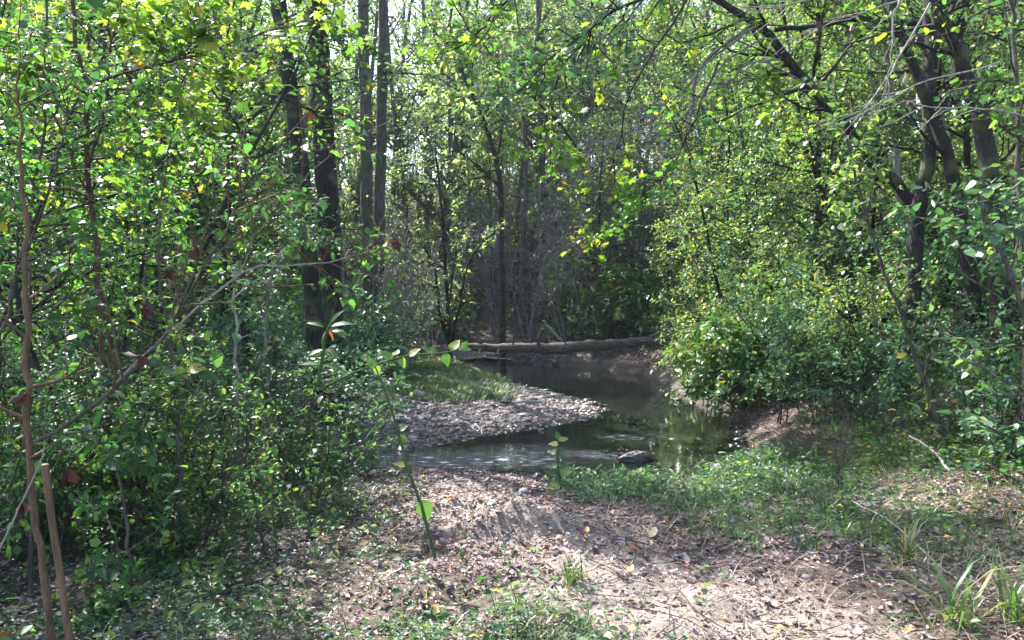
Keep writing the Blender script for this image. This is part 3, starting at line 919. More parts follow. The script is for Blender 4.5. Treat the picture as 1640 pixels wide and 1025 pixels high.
# far trees in the woods
fg = np.random.default_rng(11)
cells = []
for y in np.arange(31, 78, 4.2):
    for x in np.arange(-.62 * y - 3, .62 * y + 6, 4.4):
        cells.append((x + fg.uniform(-1.6, 1.6), y + fg.uniform(-1.7, 1.7)))
for i, (x, y) in enumerate(cells):
    u = 820 + 1240 * x / y
    if 490 < u < 690 and (y > 33) and fg.random() < .82: continue       # open sky between the slim trunks
    if y < 41 and (fg.random() < .35 or 735 < u < 870): continue
    p = FARP[fg.integers(4)]; sc = fg.uniform(.75, 1.15)
    if y < 40 and fg.random() < .5: p = MIDP[fg.integers(3)]; sc = fg.uniform(.9, 1.3)
    if y < 45: lab, grp = 'tall leafy tree standing in the woods behind the fallen log', 'nearer trees of the far woods'
    else: lab, grp = 'hazy pale green tree deep in the far woods', 'trees deep in the far woods'
    place(p, 'broadleaf_tree', lab, 'tree', x, y, fg.uniform(0, 6.28), sc, grp)

fg = np.random.default_rng(21)
for i in range(120):
    y = fg.uniform(33, 66); x = fg.uniform(-.66 * y, .45 * y)
    small = 440 < 820 + 1240 * x / y < 720
    place(MIDP[fg.integers(3)], 'woodland_tree', 'low-branched bushy tree filling the gaps under the far canopy', 'tree', x, y, fg.uniform(0, 6), fg.uniform(.7, 1.45) * (.55 if small else 1), 'bushy trees under the far canopy')

for i, (u, y, sc) in enumerate([(505, 30, .8), (560, 33, .85), (612, 31, .7), (655, 35, .8), (690, 30, .65), (530, 38, .95), (640, 42, 1.0), (590, 40, 1.0), (475, 33, .9)]):
    place(MIDP[i % 3], 'woodland_tree', 'low leafy tree behind the slim trunk pair, below the open sky', 'tree', (u - 820) / 1240 * y, y, i * 1.9, sc, 'low trees below the open sky')

for i, (x, y, sc) in enumerate([(-6.2, 22.5, 1.1), (-7.8, 25.5, 1.1)]):  # added trees, placed to cast shade on the gravel bar
    place(MIDP[i], 'woodland_tree', ['leafy tree shading the gravel bar from behind the two dark trunks', 'leafy tree one step farther back behind the two dark trunks'][i], 'tree', x, y, i, sc)
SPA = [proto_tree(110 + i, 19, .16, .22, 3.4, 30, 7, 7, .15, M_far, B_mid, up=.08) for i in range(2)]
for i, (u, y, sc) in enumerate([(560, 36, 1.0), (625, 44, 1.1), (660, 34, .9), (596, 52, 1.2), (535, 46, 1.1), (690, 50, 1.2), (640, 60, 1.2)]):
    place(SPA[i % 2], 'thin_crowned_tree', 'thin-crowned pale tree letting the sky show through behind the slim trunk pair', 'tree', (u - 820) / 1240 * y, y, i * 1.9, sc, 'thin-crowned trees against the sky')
fg = np.random.default_rng(31)
for i in range(16):
    y = fg.uniform(7.2, 11.5); x = fg.uniform(3.0, 3.6 + .28 * y)
    place(BRD[fg.integers(2)], 'dead_brush', 'tangle of thin dead twigs on the right bank at the foot of the slope', 'bush', x, y, fg.uniform(0, 6), fg.uniform(.07, .15), 'dead brush on the right bank')
for i in range(8):
    y = fg.uniform(5.2, 8.5); x = fg.uniform(-.62 * y, -1.5 - .12 * y)
    place(BRD[fg.integers(2)], 'dead_brush', 'fine bare twiggy bush inside the left thicket', 'bush', x, y, fg.uniform(0, 6), fg.uniform(.2, .4), 'bare bushes inside the left thicket')

# hillside trees on the right
hs = [(6.6, 13.5, 1.0), (8.6, 14.5, 1.1), (6.2, 17.5, 1.0), (8.0, 19, 1.2), (10.8, 17, 1.2), (5.8, 21.5, .9), (7.6, 23.5, 1.1), (10.5, 22, 1.3), (13.5, 21, 1.3), (5.6, 25.5, 1.0), (9, 27, 1.3),
      (12.5, 26.5, 1.3), (4.4, 29.5, 1.0), (7.2, 30.5, 1.2), (16.5, 24.5, 1.3), (15.5, 28.5, 1.4), (11.2, 31, 1.4), (19, 30, 1.4), (9.0, 11.0, 1.0), (11.8, 13.4, 1.2), (14, 17.0, 1.3), (17.5, 20, 1.3), (7.3, 15.6, .8), (5.4, 18.6, .85), (5.1, 16.2, .85), (5.5, 14.4, .8), (5.9, 20.4, 1.0), (6.8, 23.9, 1.0)]
for i, (x, y, sc) in enumerate(hs):
    place(HILP[i % 4], 'understory_tree', 'slim crooked tree with small sunlit yellow-green leaves on the slope across the creek', 'tree', x, y, i * 1.7, sc, 'small trees on the sunlit slope')
fg = np.random.default_rng(12)
for i in range(46):
    y = fg.uniform(9.5, 30); x = fg.uniform(4.8, 5.5 + .55 * y)
    if x > .72 * y + 1: continue
    place(SHR[fg.integers(4)], 'leafy_shrub', 'leafy green shrub rooted in the slope across the creek', 'shrub', x, y, fg.uniform(0, 6), fg.uniform(.7, 1.25), 'shrubs on the sunlit slope')
# bushes overhanging the right bank of the creek
for i, (px, py, Y, sc, pr, lab) in enumerate([
        (1172, 650, 13.9, .95, RHO[0], 'glossy long-leaved evergreen bush overhanging the bend of the creek'),
        (1160, 622, 17.5, .85, SHR[1], 'pale green bush drooping over the far right bank below the evergreen bush'),
        (1130, 600, 21, .9, SHR[0], 'light green bush beside the broken right end of the fallen log'),
        (1010, 540, 27.5, 1.4, RHO[0], 'bluish evergreen bush behind the right half of the fallen log'),
        (930, 540, 29.5, 1.3, RHO[1], 'bluish evergreen bush behind the middle of the fallen log'),
        (1150, 560, 15.5, 1.1, SHR[0], 'yellow-green layered shrub rising behind the overhanging evergreen bush'),
        (1235, 600, 14.2, 1.2, SHR[1], 'tall light green layered shrub above the right end of the pool'),
        (1310, 640, 12.8, 1.15, SHR[3], 'cool green spreading shrub right of the evergreen bushes'),
        (1380, 660, 11.6, 1.0, SHR[0], 'sunlit shrub at the foot of the slope beside the weedy bank'),
        (1275, 700, 11.3, .8, SHR[2], 'small-leaved green shrub between the evergreen bush and the weedy bank')]):
    x = (px - 820) / 1240 * Y
    place(pr, 'evergreen_bush' if pr in RHO else 'leafy_bush', lab, 'bush', x, Y, i * 2.1, sc)
# grey-mauve bare brush in the centre
fg = np.random.default_rng(13)
for i in range(34):
    y = fg.uniform(27.5, 40); u = fg.uniform(640, 1130); x = (u - 820) / 1240 * y
    if sdist(np.array([x]), np.array([y]), creek)[0] < .5: continue
    place(BRU[fg.integers(3)], 'bare_brush', 'thin grey-mauve leafless bush behind the fallen log', 'bush', x, y, fg.uniform(0, 6), fg.uniform(.8, 1.35), 'bare grey brush behind the log')
for i, (px, Y, sc) in enumerate([(600, 18, .6), (655, 22, .7), (560, 20, .7), (690, 25, .8)]):
    place(BRU[i % 3], 'bare_brush', 'dark twiggy bush between the slim pair of trunks and the grass', 'bush', (px - 820) / 1240 * Y, Y, i * 1.3, sc, 'twiggy bushes left of the grass')
# left side saplings and shrubs
fg = np.random.default_rng(14)
ls = [(-3.6, 6.4), (-5.0, 7.6), (-5.0, 8.5), (-6.2, 9.0), (-4.6, 5.4), (-5.2, 9.7), (-5.2, 11.2), (-7.4, 11.5), (-9.5, 12.8), (-6.0, 13.6), (-4.3, 13.2), (-8.0, 15.0), (-10.5, 16.5), (-6.4, 17.0), (-12.5, 19), (-8.6, 19.5), (-4.2, 6.0), (-6.6, 7.0)]
for i, (x, y) in enumerate(ls):
    if y < 10.9:
        place(LEFP[i % 4], 'young_sapling', 'slender broad-leaved sapling crowding the near left bank', 'tree', x, y, i * 2.3, fg.uniform(.8, 1.15), 'saplings crowding the near left bank')
    else:
        place(LEFP[i % 4], 'young_sapling', 'slender sapling in the dim thicket beyond the creek on the left', 'tree', x, y, i * 2.3, fg.uniform(1.1, 1.6), 'saplings of the left thicket')
for i in range(17):
    y = fg.uniform(15, 30); x = fg.uniform(-.66 * y, -.19 * y - 1)
    place(MIDP[fg.integers(3)], 'woodland_tree', 'middle-sized leafy tree in the left woods behind the dark trunks', 'tree', x, y, fg.uniform(0, 6), fg.uniform(.8, 1.2), 'trees of the left woods')
for i in range(11):
    y = fg.uniform(5.2, 9.0); x = fg.uniform(-.66 * y, -2.05 - .1 * (y - 5))
    place(SHL[fg.integers(3)], 'leafy_shrub', 'leafy green shrub under the saplings of the near left bank', 'shrub', x, y, fg.uniform(0, 6), fg.uniform(.6, 1.0), 'shrubs of the near left bank')
print('placed')


# ------------------------------------------------------------------ individually traced trees
def trace(px, Y, K=18):
    """px: list of (px, py, width_px) from the base up; Y distance or list"""
    Ys = [Y] * len(px) if np.isscalar(Y) else Y
    thin = .78 if np.mean(Ys) < 6 else 1.0
    pts = [at(a, b, y) for (a, b, w), y in zip(px, Ys)]
    r = [thin * w / 2 / FPX * y for (a, b, w), y in zip(px, Ys)]
    return pts, r


def traced_tree(name, label, px, Y, bark, lmat=None, extend=0, limbs=(), n1=10, L1=1.5, n2=6, n3=8, leaf=.08, tpl=FOLD, cb=.4, sides=12, wob=.01, up=.03, group=None, bare=False, a1=60, flatv=.3, cat='tree', rootz=True):
    pts, r = trace(px, Y)
    base = pts[0].copy()
    if rootz:
        b0 = pts[0].copy(); gzv = gz(b0[0], b0[1])
        if pts[0][2] > gzv + .05:
            pts.insert(0, np.array([b0[0], b0[1], gzv - .08])); r.insert(0, r[0] * 1.15)
        else:
            pts[0][2] = gzv - .08
        base = pts[0].copy(); base[2] = gzv
        # root flare
        q = pts[0] * .85 + pts[1] * .15; pts.insert(1, q); r.insert(1, r[0]); r[0] *= 1.5
    if extend > 0:
        d = norm(pts[-1] - pts[-2]); d = norm(d + np.array([0, 0, .6]))
        pts.append(pts[-1] + d * extend * .5); r.append(r[-1] * .75)
        pts.append(pts[-1] + norm(d + np.array([0, 0, .3])) * extend * .5); r.append(r[-1] * .4)
    K = max(14, len(pts) * 4)
    P, R = resample(pts, K, r)
    P[2:] += (rng.normal(size=(K - 2, 3)) * wob)
    R = R * (1 + rng.normal(size=K) * .04)
    t = thing(name, label, cat, base, group)
    w = MB(); w.add(*tubes(P, R, sides, True)); w.build('trunk', bark, t, base)
    LP, LR = [], []
    for lp in limbs:
        lpts, lr = trace(lp[0], lp[1])
        lP, lR = resample(lpts, 12, lr)
        lP[1:] += rng.normal(size=(11, 3)) * .012
        m = MB().add(*tubes(lP, lR, 6, True)); m.build('limb', lp[2] if len(lp) > 2 else bark, t, base)
        LP.append(lP); LR.append(lR)
    tw = MB(); f = MB()
    if n1:
        P1, R1 = spawn(P[None], R[None], n1, cb, 1, L1, a1, 6, up, .18, .5, flatv, rmax=.03)
        P2, R2 = spawn(P1, R1, n2, .15, 1, L1 * .42, 48, 4, .0, .22, .6, flatv)
        tw.add(*tubes(P1, R1 + .002, 4)); tw.add(*tubes(P2, R2 + .0012, 3))
        if lmat and not bare: leafify(f, tpl, P2, R2, n3, leaf, 0, 1, .45, .15); leafify(f, tpl, P1, R1, n3, leaf, .2, 1, .45, .15)
    if LP:
        lp = np.array(LP); lr = np.array(LR)
        P1, R1 = spawn(lp, lr, 9, .15, 1, .55 if L1 < 2 else .9, 42, 5, .0, .15, .6, .4)
        tw.add(*tubes(P1, R1 + .0012, 4))
        P2, R2 = spawn(P1, R1, 4, .2, 1, .25, 45, 4, 0, .2, .6, .3)
        tw.add(*tubes(P2, R2 + .0008, 3))
        nl_ = 3 if name == 'old_shrub' else 6
        if lmat and not bare: leafify(f, tpl, P2, R2, nl_, leaf, 0, 1, .4, .2); leafify(f, tpl, P1, R1, nl_, leaf, .1, 1, .4, .2)
    if tw.n: tw.build('twigs', bark, t, base)
    if f.n: f.build('foliage' if n1 and L1 < 1.2 else 'crown', lmat, t, base, False)
    return t


traced_tree('leaning_tree', 'dark rough trunk leaning left, nearer of the two thick trunks left of centre',
            [(512, 660, 30), (508, 560, 28), (500, 470, 28), (489, 360, 28), (478, 240, 26), (462, 120, 25), (448, 0, 24)], 12.5, B_dark, M_front, 6, n1=9, L1=2.6, n2=7, n3=9, leaf=.12, cb=.8)
traced_tree('straight_tree', 'thickest straight dark trunk, just right of the leaning one left of centre',
            [(536, 655, 38), (532, 520, 36), (528, 380, 36), (524, 300, 35), (517, 200, 34), (512, 100, 33), (507, 0, 32)], 13.2, B_dark, M_front, 7, n1=9, L1=2.6, n2=7, n3=9, leaf=.12, cb=.8)
traced_tree('slim_tree', 'straight slim grey trunk, left one of the close pair',
            [(592, 596, 22), (590, 480, 20), (588, 360, 19), (586, 200, 18), (582, 0, 17)], 19, B_mid, M_far, 8, n1=20, L1=2.8, n2=7, n3=10, leaf=.13, cb=.78)
traced_tree('slim_tree', 'straight slim grey trunk, right one of the close pair',
            [(602, 592, 21), (605, 480, 19), (607, 360, 18), (611, 200, 17), (614, 0, 16)], 19.6, B_mid, M_far, 8, n1=20, L1=2.8, n2=7, n3=10, leaf=.13, cb=.78,
            limbs=[([(611, 115, 4), (660, 118, 3), (700, 125, 2), (740, 150, 1.5)], 19.5), ([(612, 150, 4), (640, 110, 3), (690, 95, 2), (730, 85, 1)], 19.4)], bare=False)
traced_tree('distant_tree', 'thin pale grey trunk seen against the sky right of the close pair',
            [(684, 585, 8), (683, 300, 8), (681, 150, 7), (678, 0, 6)], 38, B_grey, M_far, 8, n1=20, L1=3.5, n2=6, n3=12, leaf=.16, cb=.5)
traced_tree('distant_tree', 'dim grey trunk rising behind the middle of the log',
            [(872, 560, 16), (870, 430, 14), (869, 300, 12), (866, 150, 11), (862, 0, 9)], 33, B_mid, M_far, 6, n1=20, L1=3.0, n2=6, n3=12, leaf=.15, cb=.35)
traced_tree('distant_tree', 'thin dark trunk just left of the dim grey trunk behind the log',
            [(838, 560, 9), (836, 430, 8), (842, 300, 7), (838, 200, 6)], 31, B_mid, M_far, 3, n1=14, L1=2.4, n2=6, n3=8, leaf=.14, cb=.3)
traced_tree('forked_tree', 'small dark tree leaning left and forking in the bright middle of the woods',
            [(806, 558, 10), (803, 400, 9), (801, 300, 9), (790, 240, 8), (770, 180, 7), (746, 130, 5)], 27.5, B_dark, M_far, 2, n1=18, L1=2.2, n2=8, n3=12, leaf=.13, cb=.35,
            limbs=[([(795, 262, 5), (805, 200, 4), (806, 150, 3), (800, 100, 2)], 27.4), ([(801, 300, 5), (770, 270, 4), (735, 240, 3), (725, 190, 2)], 27.3)])
traced_tree('thin_tree', 'many-stemmed dark thin tree left of the log end, mostly bare',
            [(722, 592, 7), (718, 500, 6), (712, 420, 5), (708, 340, 4), (700, 270, 3)], 22.5, B_dark, M_far, 1, n1=12, L1=1.4, n2=6, n3=1, leaf=.09, cb=.25,
            limbs=[([(718, 545, 6), (704, 500, 5), (695, 430, 4), (668, 370, 2)], 22.5), ([(721, 555, 6), (738, 480, 4), (756, 410, 3), (800, 365, 2)], 22.4), ([(716, 500, 4), (728, 420, 3), (735, 350, 2), (733, 300, 1)], 22.3)])
# right side
traced_tree('hillside_tree', 'upright dark trunk on the right slope, forking near its foot',
            [(1456, 600, 26), (1462, 480, 24), (1467, 360, 24), (1480, 300, 23), (1489, 220, 22), (1491, 110, 21), (1490, 0, 20)], 11, B_dark, M_front, 5, n1=16, L1=2.0, n2=6, n3=6, leaf=.08, cb=.6)
traced_tree('hillside_tree', 'dark trunk leaning left between the upright and the thick curved trunks on the right',
            [(1568, 530, 24), (1556, 471, 22), (1545, 400, 21), (1537, 337, 21), (1517, 252, 20), (1494, 182, 18), (1470, 128, 16), (1440, 50, 13), (1425, 0, 11)], 10.4, B_dark, M_front, 3, n1=9, L1=1.4, n2=5, n3=5, leaf=.08, cb=.5)
traced_tree('hillside_tree', 'thick curved dark trunk, rightmost on the slope',
            [(1604, 520, 32), (1598, 420, 30), (1590, 330, 29), (1584, 270, 28), (1568, 175, 27), (1546, 125, 26), (1528, 67, 26), (1498, 0, 24)], 9.6, B_dark, M_front, 4, n1=12, L1=1.6, n2=5, n3=6, leaf=.08, cb=.6)
traced_tree('leaning_tree', 'long dark tree leaning far left over the creek from the right slope',
            [(1534, 480, 19), (1507, 405, 18), (1470, 340, 18), (1425, 283, 17), (1393, 256, 17), (1357, 205, 16), (1318, 165, 16), (1290, 128, 15), (1262, 98, 14), (1228, 52, 13), (1160, 6, 11), (1090, -30, 8), (1020, -50, 5)],
            12.2, B_dark, M_maple, 0, n1=18, L1=1.9, n2=7, n3=9, leaf=.09, tpl=MAPLE, cb=.5, flatv=.2,
            limbs=[([(1240, 48, 8), (1300, 42, 8), (1370, 30, 9), (1450, 34, 10), (1490, 40, 11)], 12.0)])
traced_tree('pale_sapling', 'whitish thin straight trunk on the slope, left of the two pale ones',
            [(1414, 400, 8), (1408, 262, 8), (1400, 150, 7), (1393, 50, 7), (1390, 0, 6)], 15, B_pale, M_hill, 3, n1=14, L1=1.4, n2=5, n3=8, leaf=.09, cb=.5)
traced_tree('pale_sapling', 'whitish thin trunk on the slope with a wider base, right of the two pale ones',
            [(1447, 420, 12), (1438, 286, 11), (1426, 150, 8), (1418, 44, 7), (1414, 0, 6)], 14, B_pale, M_hill, 3, n1=14, L1=1.4, n2=5, n3=8, leaf=.09, cb=.5)
traced_tree('hillside_tree', 'thin dark vertical trunk wrapped in leaves above the evergreen bush',
            [(1326, 540, 13), (1318, 470, 12), (1312, 400, 11), (1310, 270, 10), (1311, 170, 9), (1310, 60, 8), (1312, 0, 7)], 15, B_dark, M_hill, 3, n1=26, L1=1.3, n2=6, n3=10, leaf=.09, cb=.15)
traced_tree('thin_sapling', 'thin brown sapling slanting left in front of the right slope',
            [(1522, 725, 8), (1500, 660, 7), (1470, 580, 7), (1440, 490, 6), (1410, 420, 5), (1385, 340, 5), (1365, 260, 4), (1335, 130, 3)], 8.2, B_mid, M_hill, 0, n1=22, L1=.8, n2=5, n3=6, leaf=.075, cb=.15)
traced_tree('thin_sapling', 'broad-leaved sapling arching in from the right edge of the view',
            [(1668, 700, 9), (1650, 560, 8), (1620, 440, 7), (1575, 360, 5), (1530, 330, 3)], 6.8, B_mid, M_cool, 0, n1=22, L1=1.0, n2=5, n3=7, leaf=.07, tpl=ROUND, cb=.15)
traced_tree('thin_sapling', 'slim leafy sapling standing at the right edge behind the arching one',
            [(1645, 690, 12), (1640, 500, 10), (1634, 300, 9), (1626, 100, 7), (1620, -40, 6)], 7.8, B_mid, M_front, 1, n1=26, L1=1.2, n2=5, n3=8, leaf=.062, tpl=ROUND, cb=.2)

# bare arching branches of the leaning tree, upper right
bp = [([(1215, 40, 6), (1160, 70, 6), (1118, 115, 5), (1106, 180, 4), (1095, 250, 2), (1085, 330, 1)], 11.8),
      ([(1200, 42, 5), (1140, 90, 5), (1090, 150, 4), (1040, 195, 3), (990, 215, 2), (950, 240, 1)], 11.8),
      ([(1225, 60, 5), (1150, 110, 4), (1095, 190, 4), (1030, 225, 3), (960, 240, 3), (880, 250, 2), (790, 235, 1)], 11.2),
      ([(1190, 55, 5), (1110, 120, 4), (1050, 180, 3), (1000, 215, 3), (935, 247, 2)], 11.4),
      ([(1250, 95, 5), (1190, 110, 4), (1150, 160, 3), (1110, 195, 3), (1020, 235, 2), (940, 262, 1)], 11.2),
      ([(1300, 140, 4), (1240, 105, 4), (1210, 100, 3), (1170, 130, 3), (1110, 160, 2), (1060, 175, 1)], 11.0)]
t = thing('bare_branch', 'grey bare branches arching down to the left over the creek', 'branch', at(1230, 50, 12))
for lp in bp:
    a_, r_ = trace(*lp); P_, R_ = resample(a_, 16, r_); R_ *= .75; P_[1:] += rng.normal(size=(15, 3)) * .015
    MB().add(*tubes(P_, R_, 6)).build('limb', B_grey, t, at(1230, 50, 12))
    P1, R1 = spawn(P_[None], R_[None], 9, .2, 1, .8, 30, 6, -.03, .1, .6, .3); P2, R2 = spawn(P1, R1, 4, .2, 1, .35, 35, 4, -.02, .15, .6)
    MB().add(*tubes(P1, R1 + .001, 4)).add(*tubes(P2, R2 + .0008, 3)).build('twigs', B_grey, t, at(1230, 50, 12))
bp = [([(1490, 5, 6), (1440, 90, 4), (1410, 140, 4), (1370, 185, 3), (1310, 195, 2), (1277, 190, 2)], 7.2),
      ([(1600, 100, 5), (1500, 125, 4), (1440, 150, 4), (1390, 175, 3), (1340, 202, 2), (1290, 208, 1)], 7.0),
      ([(1660, 190, 5), (1560, 172, 4), (1500, 172, 3), (1440, 165, 2), (1390, 190, 1)], 6.6),
      ([(1480, -10, 6), (1440, 0, 5), (1428, 80, 4), (1423, 150, 2)], 7.0),
      ([(1470, -8, 4), (1350, 30, 3), (1270, 60, 3), (1230, 66, 1)], 7.2),
      ([(1420, -20, 5), (1280, 2, 4), (1225, 15, 4), (1190, 8, 2)], 7.2)]
t = thing('bare_branch', 'pale thin leafless twigs reaching left across the top right, in front of the dark trunks', 'branch', at(1600, 100, 7))
for lp in bp:
    a_, r_ = trace(*lp); P_, R_ = resample(a_, 14, r_); R_ *= .65; P_[1:] += rng.normal(size=(13, 3)) * .012
    MB().add(*tubes(P_, R_, 6)).build('limb', B_pale, t, at(1600, 100, 7))
    P1, R1 = spawn(P_[None], R_[None], 6, .2, 1, .45, 28, 5, .0, .1, .6, .3)
    MB().add(*tubes(P1, R1 + .0008, 4)).build('twigs', B_pale, t, at(1600, 100, 7))
for (px, py, Y) in [(1310, 33, 7), (1362, 40, 7), (1363, 155, 6.9), (1465, 55, 6.9), (1455, 160, 6.8), (1450, 115, 6.8)]:
    p = at(px, py, Y); mb = MB()
    D = rng.normal(size=(2, 3)) * .4 + np.array([0, 0, -1]); put(mb, DEAD, np.repeat(p[None], 2, 0), D, rng.normal(size=(2, 3)), .11)
    tag(mb.build('dead_leaf', M_deaddark if py != 115 else M_deadleaf, None, p), 'curled brown dead leaf caught among the pale twigs at top right', 'leaf', 'dead leaves caught in the pale twigs')

# overhanging maple sprays, top centre
for k, (pts_, Y, lab, lm, nlv) in enumerate([
        ([(1120, -30, 5), (1060, 60, 4), (1010, 150, 3), (985, 240, 3), (960, 310, 2), (940, 365, 1)], 9.5, 'maple bough hanging down to a lime tip above the log', M_lime, 3),
        ([(935, 249, 4), (885, 190, 4), (841, 145, 4), (790, 90, 3), (747, 40, 3), (720, -10, 2)], 11.5, 'thin dark bough slanting up to the left with star-shaped leaves', M_maple, 5),
        ([(1130, -40, 6), (1000, 10, 5), (930, 60, 4), (880, 90, 3), (830, 150, 2)], 8.5, 'leafy bough reaching left across the top of the view', M_cool, 7),
        ([(1000, -40, 6), (960, 40, 4), (900, 110, 3), (875, 200, 2), (868, 250, 1)], 9.2, 'bough with yellow-green star leaves dangling above the centre', M_maple, 5),
        ([(1150, 100, 5), (1110, 200, 4), (1075, 270, 3), (1040, 300, 2), (1000, 345, 1)], 10.5, 'green bough drooping beside the bare arching branches', M_maple, 6),
        ([(860, -40, 5), (800, 10, 4), (760, 60, 3), (720, 80, 2), (690, 60, 1)], 9.8, 'leafy bough tip hanging over the pale woods at top centre', M_maple, 5)]):
    a_, r_ = trace(pts_, Y); P_, R_ = resample(a_, 14, r_); P_[1:] += rng.normal(size=(13, 3)) * .012
    t = thing('overhanging_bough', lab, 'branch', a_[0])
    MB().add(*tubes(P_, R_, 6)).build('limb', B_dark, t, a_[0])
    P1, R1 = spawn(P_[None], R_[None], 22, .15, 1, .8, 55, 5, -.02, .18, .6, .2); P2, R2 = spawn(P1, R1, 3, .2, 1, .3, 45, 4, -.02, .2, .6, .2)
    MB().add(*tubes(P1, R1 + .001, 4)).add(*tubes(P2, R2 + .0008, 3)).build('twigs', B_dark, t, a_[0])
    f = MB(); leafify(f, MAPLE, P1, R1, nlv, .085, .3, 1, .6, .4); leafify(f, MAPLE, P2, R2, max(1, nlv // 2 + 1), .08, .2, 1, .4, .3)
    f.build('leaves', lm, t, a_[0], False)

# left foreground
traced_tree('red_sapling', 'red-brown forked sapling with long limbs of lime leaves at upper left',
            [(180, 800, 13), (172, 640, 12), (160, 480, 12), (150, 340, 11), (142, 270, 11), (136, 140, 10), (124, 70, 8), (112, -30, 7)], 5.6, B_red, M_maple, .8, n1=16, L1=.9, n2=4, n3=7, leaf=.07, tpl=MAPLE, cb=.45,
            limbs=[([(137, 138, 6), (170, 80, 5), (205, 35, 4), (240, -20, 3)], 5.5),
                   ([(138, 142, 7), (205, 112, 6), (300, 88, 5), (380, 70, 4), (440, 45, 3), (505, 12, 2)], 5.4),
                   ([(136, 150, 6), (90, 112, 5), (40, 85, 4), (-10, 58, 3)], 5.4),
                   ([(262, 98, 4), (305, 85, 4), (325, 55, 3), (345, -10, 2)], 5.3),
                   ([(140, 170, 4), (200, 150, 3), (280, 150, 2), (350, 130, 1)], 5.3)], flatv=.5)
traced_tree('grey_sapling', 'thin grey upright stem near the left edge',
            [(48, 800, 8), (44, 600, 7), (50, 335, 6), (60, 270, 6), (72, 135, 5), (72, 0, 5)], 4.6, B_mid, M_front, .6, n1=20, L1=.8, n2=4, n3=6, leaf=.058, cb=.2, flatv=.5)
traced_tree('old_shrub', 'thick tan-stemmed shrub in the left corner with arching pale branches',
            [(85, 1020, 15), (62, 880, 14), (46, 740, 13), (44, 600, 13), (42, 470, 11), (38, 340, 9), (30, 200, 6)], 3.7, B_tan, M_front, .3, n1=12, L1=.6, n2=4, n3=5, leaf=.042, cb=.35,
            limbs=[([(52, 710, 9), (110, 682, 9), (180, 620, 9), (225, 575, 8), (290, 500, 7), (335, 420, 6), (370, 350, 5), (420, 270, 4), (490, 175, 2)], 3.9, B_mid),
                   ([(225, 575, 6), (275, 520, 5), (300, 460, 5), (325, 370, 4), (345, 300, 3), (390, 210, 2)], 3.8, B_mid),
                   ([(180, 620, 5), (290, 520, 5), (370, 450, 5), (440, 425, 4), (520, 418, 3), (560, 400, 2)], 4.2, B_pale),
                   ([(370, 450, 3), (400, 400, 3), (420, 360, 2), (440, 330, 1)], 4.1, B_pale),
                   ([(335, 420, 4), (385, 370, 4), (440, 330, 3), (500, 270, 2), (545, 215, 1)], 4.0, B_grey)], flatv=.4)
traced_tree('leafy_shrub', 'dense small-leaved shrub filling the left edge at eye level',
            [(-40, 900, 12), (-20, 700, 10), (10, 520, 8), (40, 400, 7), (80, 300, 5)], 4.4, B_mid, M_front, .6, n1=26, L1=.9, n2=5, n3=10, leaf=.045, cb=.1, flatv=.5, cat='shrub')
traced_tree('leafy_shrub', 'spreading dark green shrub right of the red-brown sapling',
            [(290, 820, 9), (285, 700, 8), (270, 560, 7), (255, 420, 6), (262, 300, 4), (280, 180, 3)], 5.3, B_mid, M_front, .5, n1=26, L1=.6, n2=5, n3=8, leaf=.045, cb=.08, flatv=.5, cat='shrub')
traced_tree('leafy_shrub', 'open grey-green shrub in front of the dark leaning trunk',
            [(440, 760, 8), (436, 660, 7), (425, 560, 6), (430, 470, 5), (450, 400, 3)], 7.6, B_grey, M_cool, .3, n1=26, L1=.7, n2=5, n3=9, leaf=.05, cb=.1, flatv=.5, cat='shrub')
traced_tree('leafy_shrub', 'shaded shrub reaching over the left end of the riffle',
            [(560, 745, 7), (565, 700, 6), (580, 650, 5), (600, 610, 4)], 8.7, B_grey, M_cool, .1, n1=30, L1=.7, n2=5, n3=7, leaf=.055, cb=.1, flatv=.5, cat='shrub')
traced_tree('dead_sapling', 'thin pale upright dead stem in the left thicket',
            [(384, 690, 5), (380, 620, 5), (376, 540, 5), (374, 470, 4), (380, 420, 3)], 7.0, B_pale, None, 0, n1=5, L1=.4, n2=2, bare=True, cb=.3, cat='sapling')
traced_tree('mossy_stem', 'thin mossy green stem slanting down right in the left thicket',
            [(402, 850, 6), (392, 820, 6), (360, 745, 5), (325, 660, 5), (290, 590, 4), (265, 540, 3)], 5.2, B_green, M_front, 0, n1=8, L1=.4, n2=2, n3=3, leaf=.055, cb=.5, cat='sapling')
traced_tree('leafy_shrub', 'low leafy shrub beside the cut stump at lower left',
            [(215, 960, 8), (205, 860, 7), (190, 760, 5)], 4.4, B_mid, M_front, .2, n1=22, L1=.5, n2=4, n3=6, leaf=.055, cb=.1, flatv=.4, cat='shrub')

# cut stump stem with a flat top
a_, r_ = trace([(118, 1060, 15), (108, 1000, 15), (98, 930, 14), (84, 840, 14), (72, 745, 15)], 3.15)
P_, R_ = resample(a_, 14, r_)
b_ = P_[0].copy(); b_[2] = gz(b_[0], b_[1]); P_[0, 2] = b_[2] - .05
t = thing('cut_stump', 'orange-brown sawn-off thin trunk with a flat top at lower left', 'stump', b_)
MB().add(*tubes(P_, R_, 12)).build('trunk', B_tan, t, b_)
MB().add(*tubes(np.array([P_[-1] - np.array([0, 0, .004]), P_[-1] + np.array([0, 0, .004])]), np.array([R_[-1] * .93, R_[-1] * .9]), 12, True)).build('sawn_face', M_straw, t, b_)

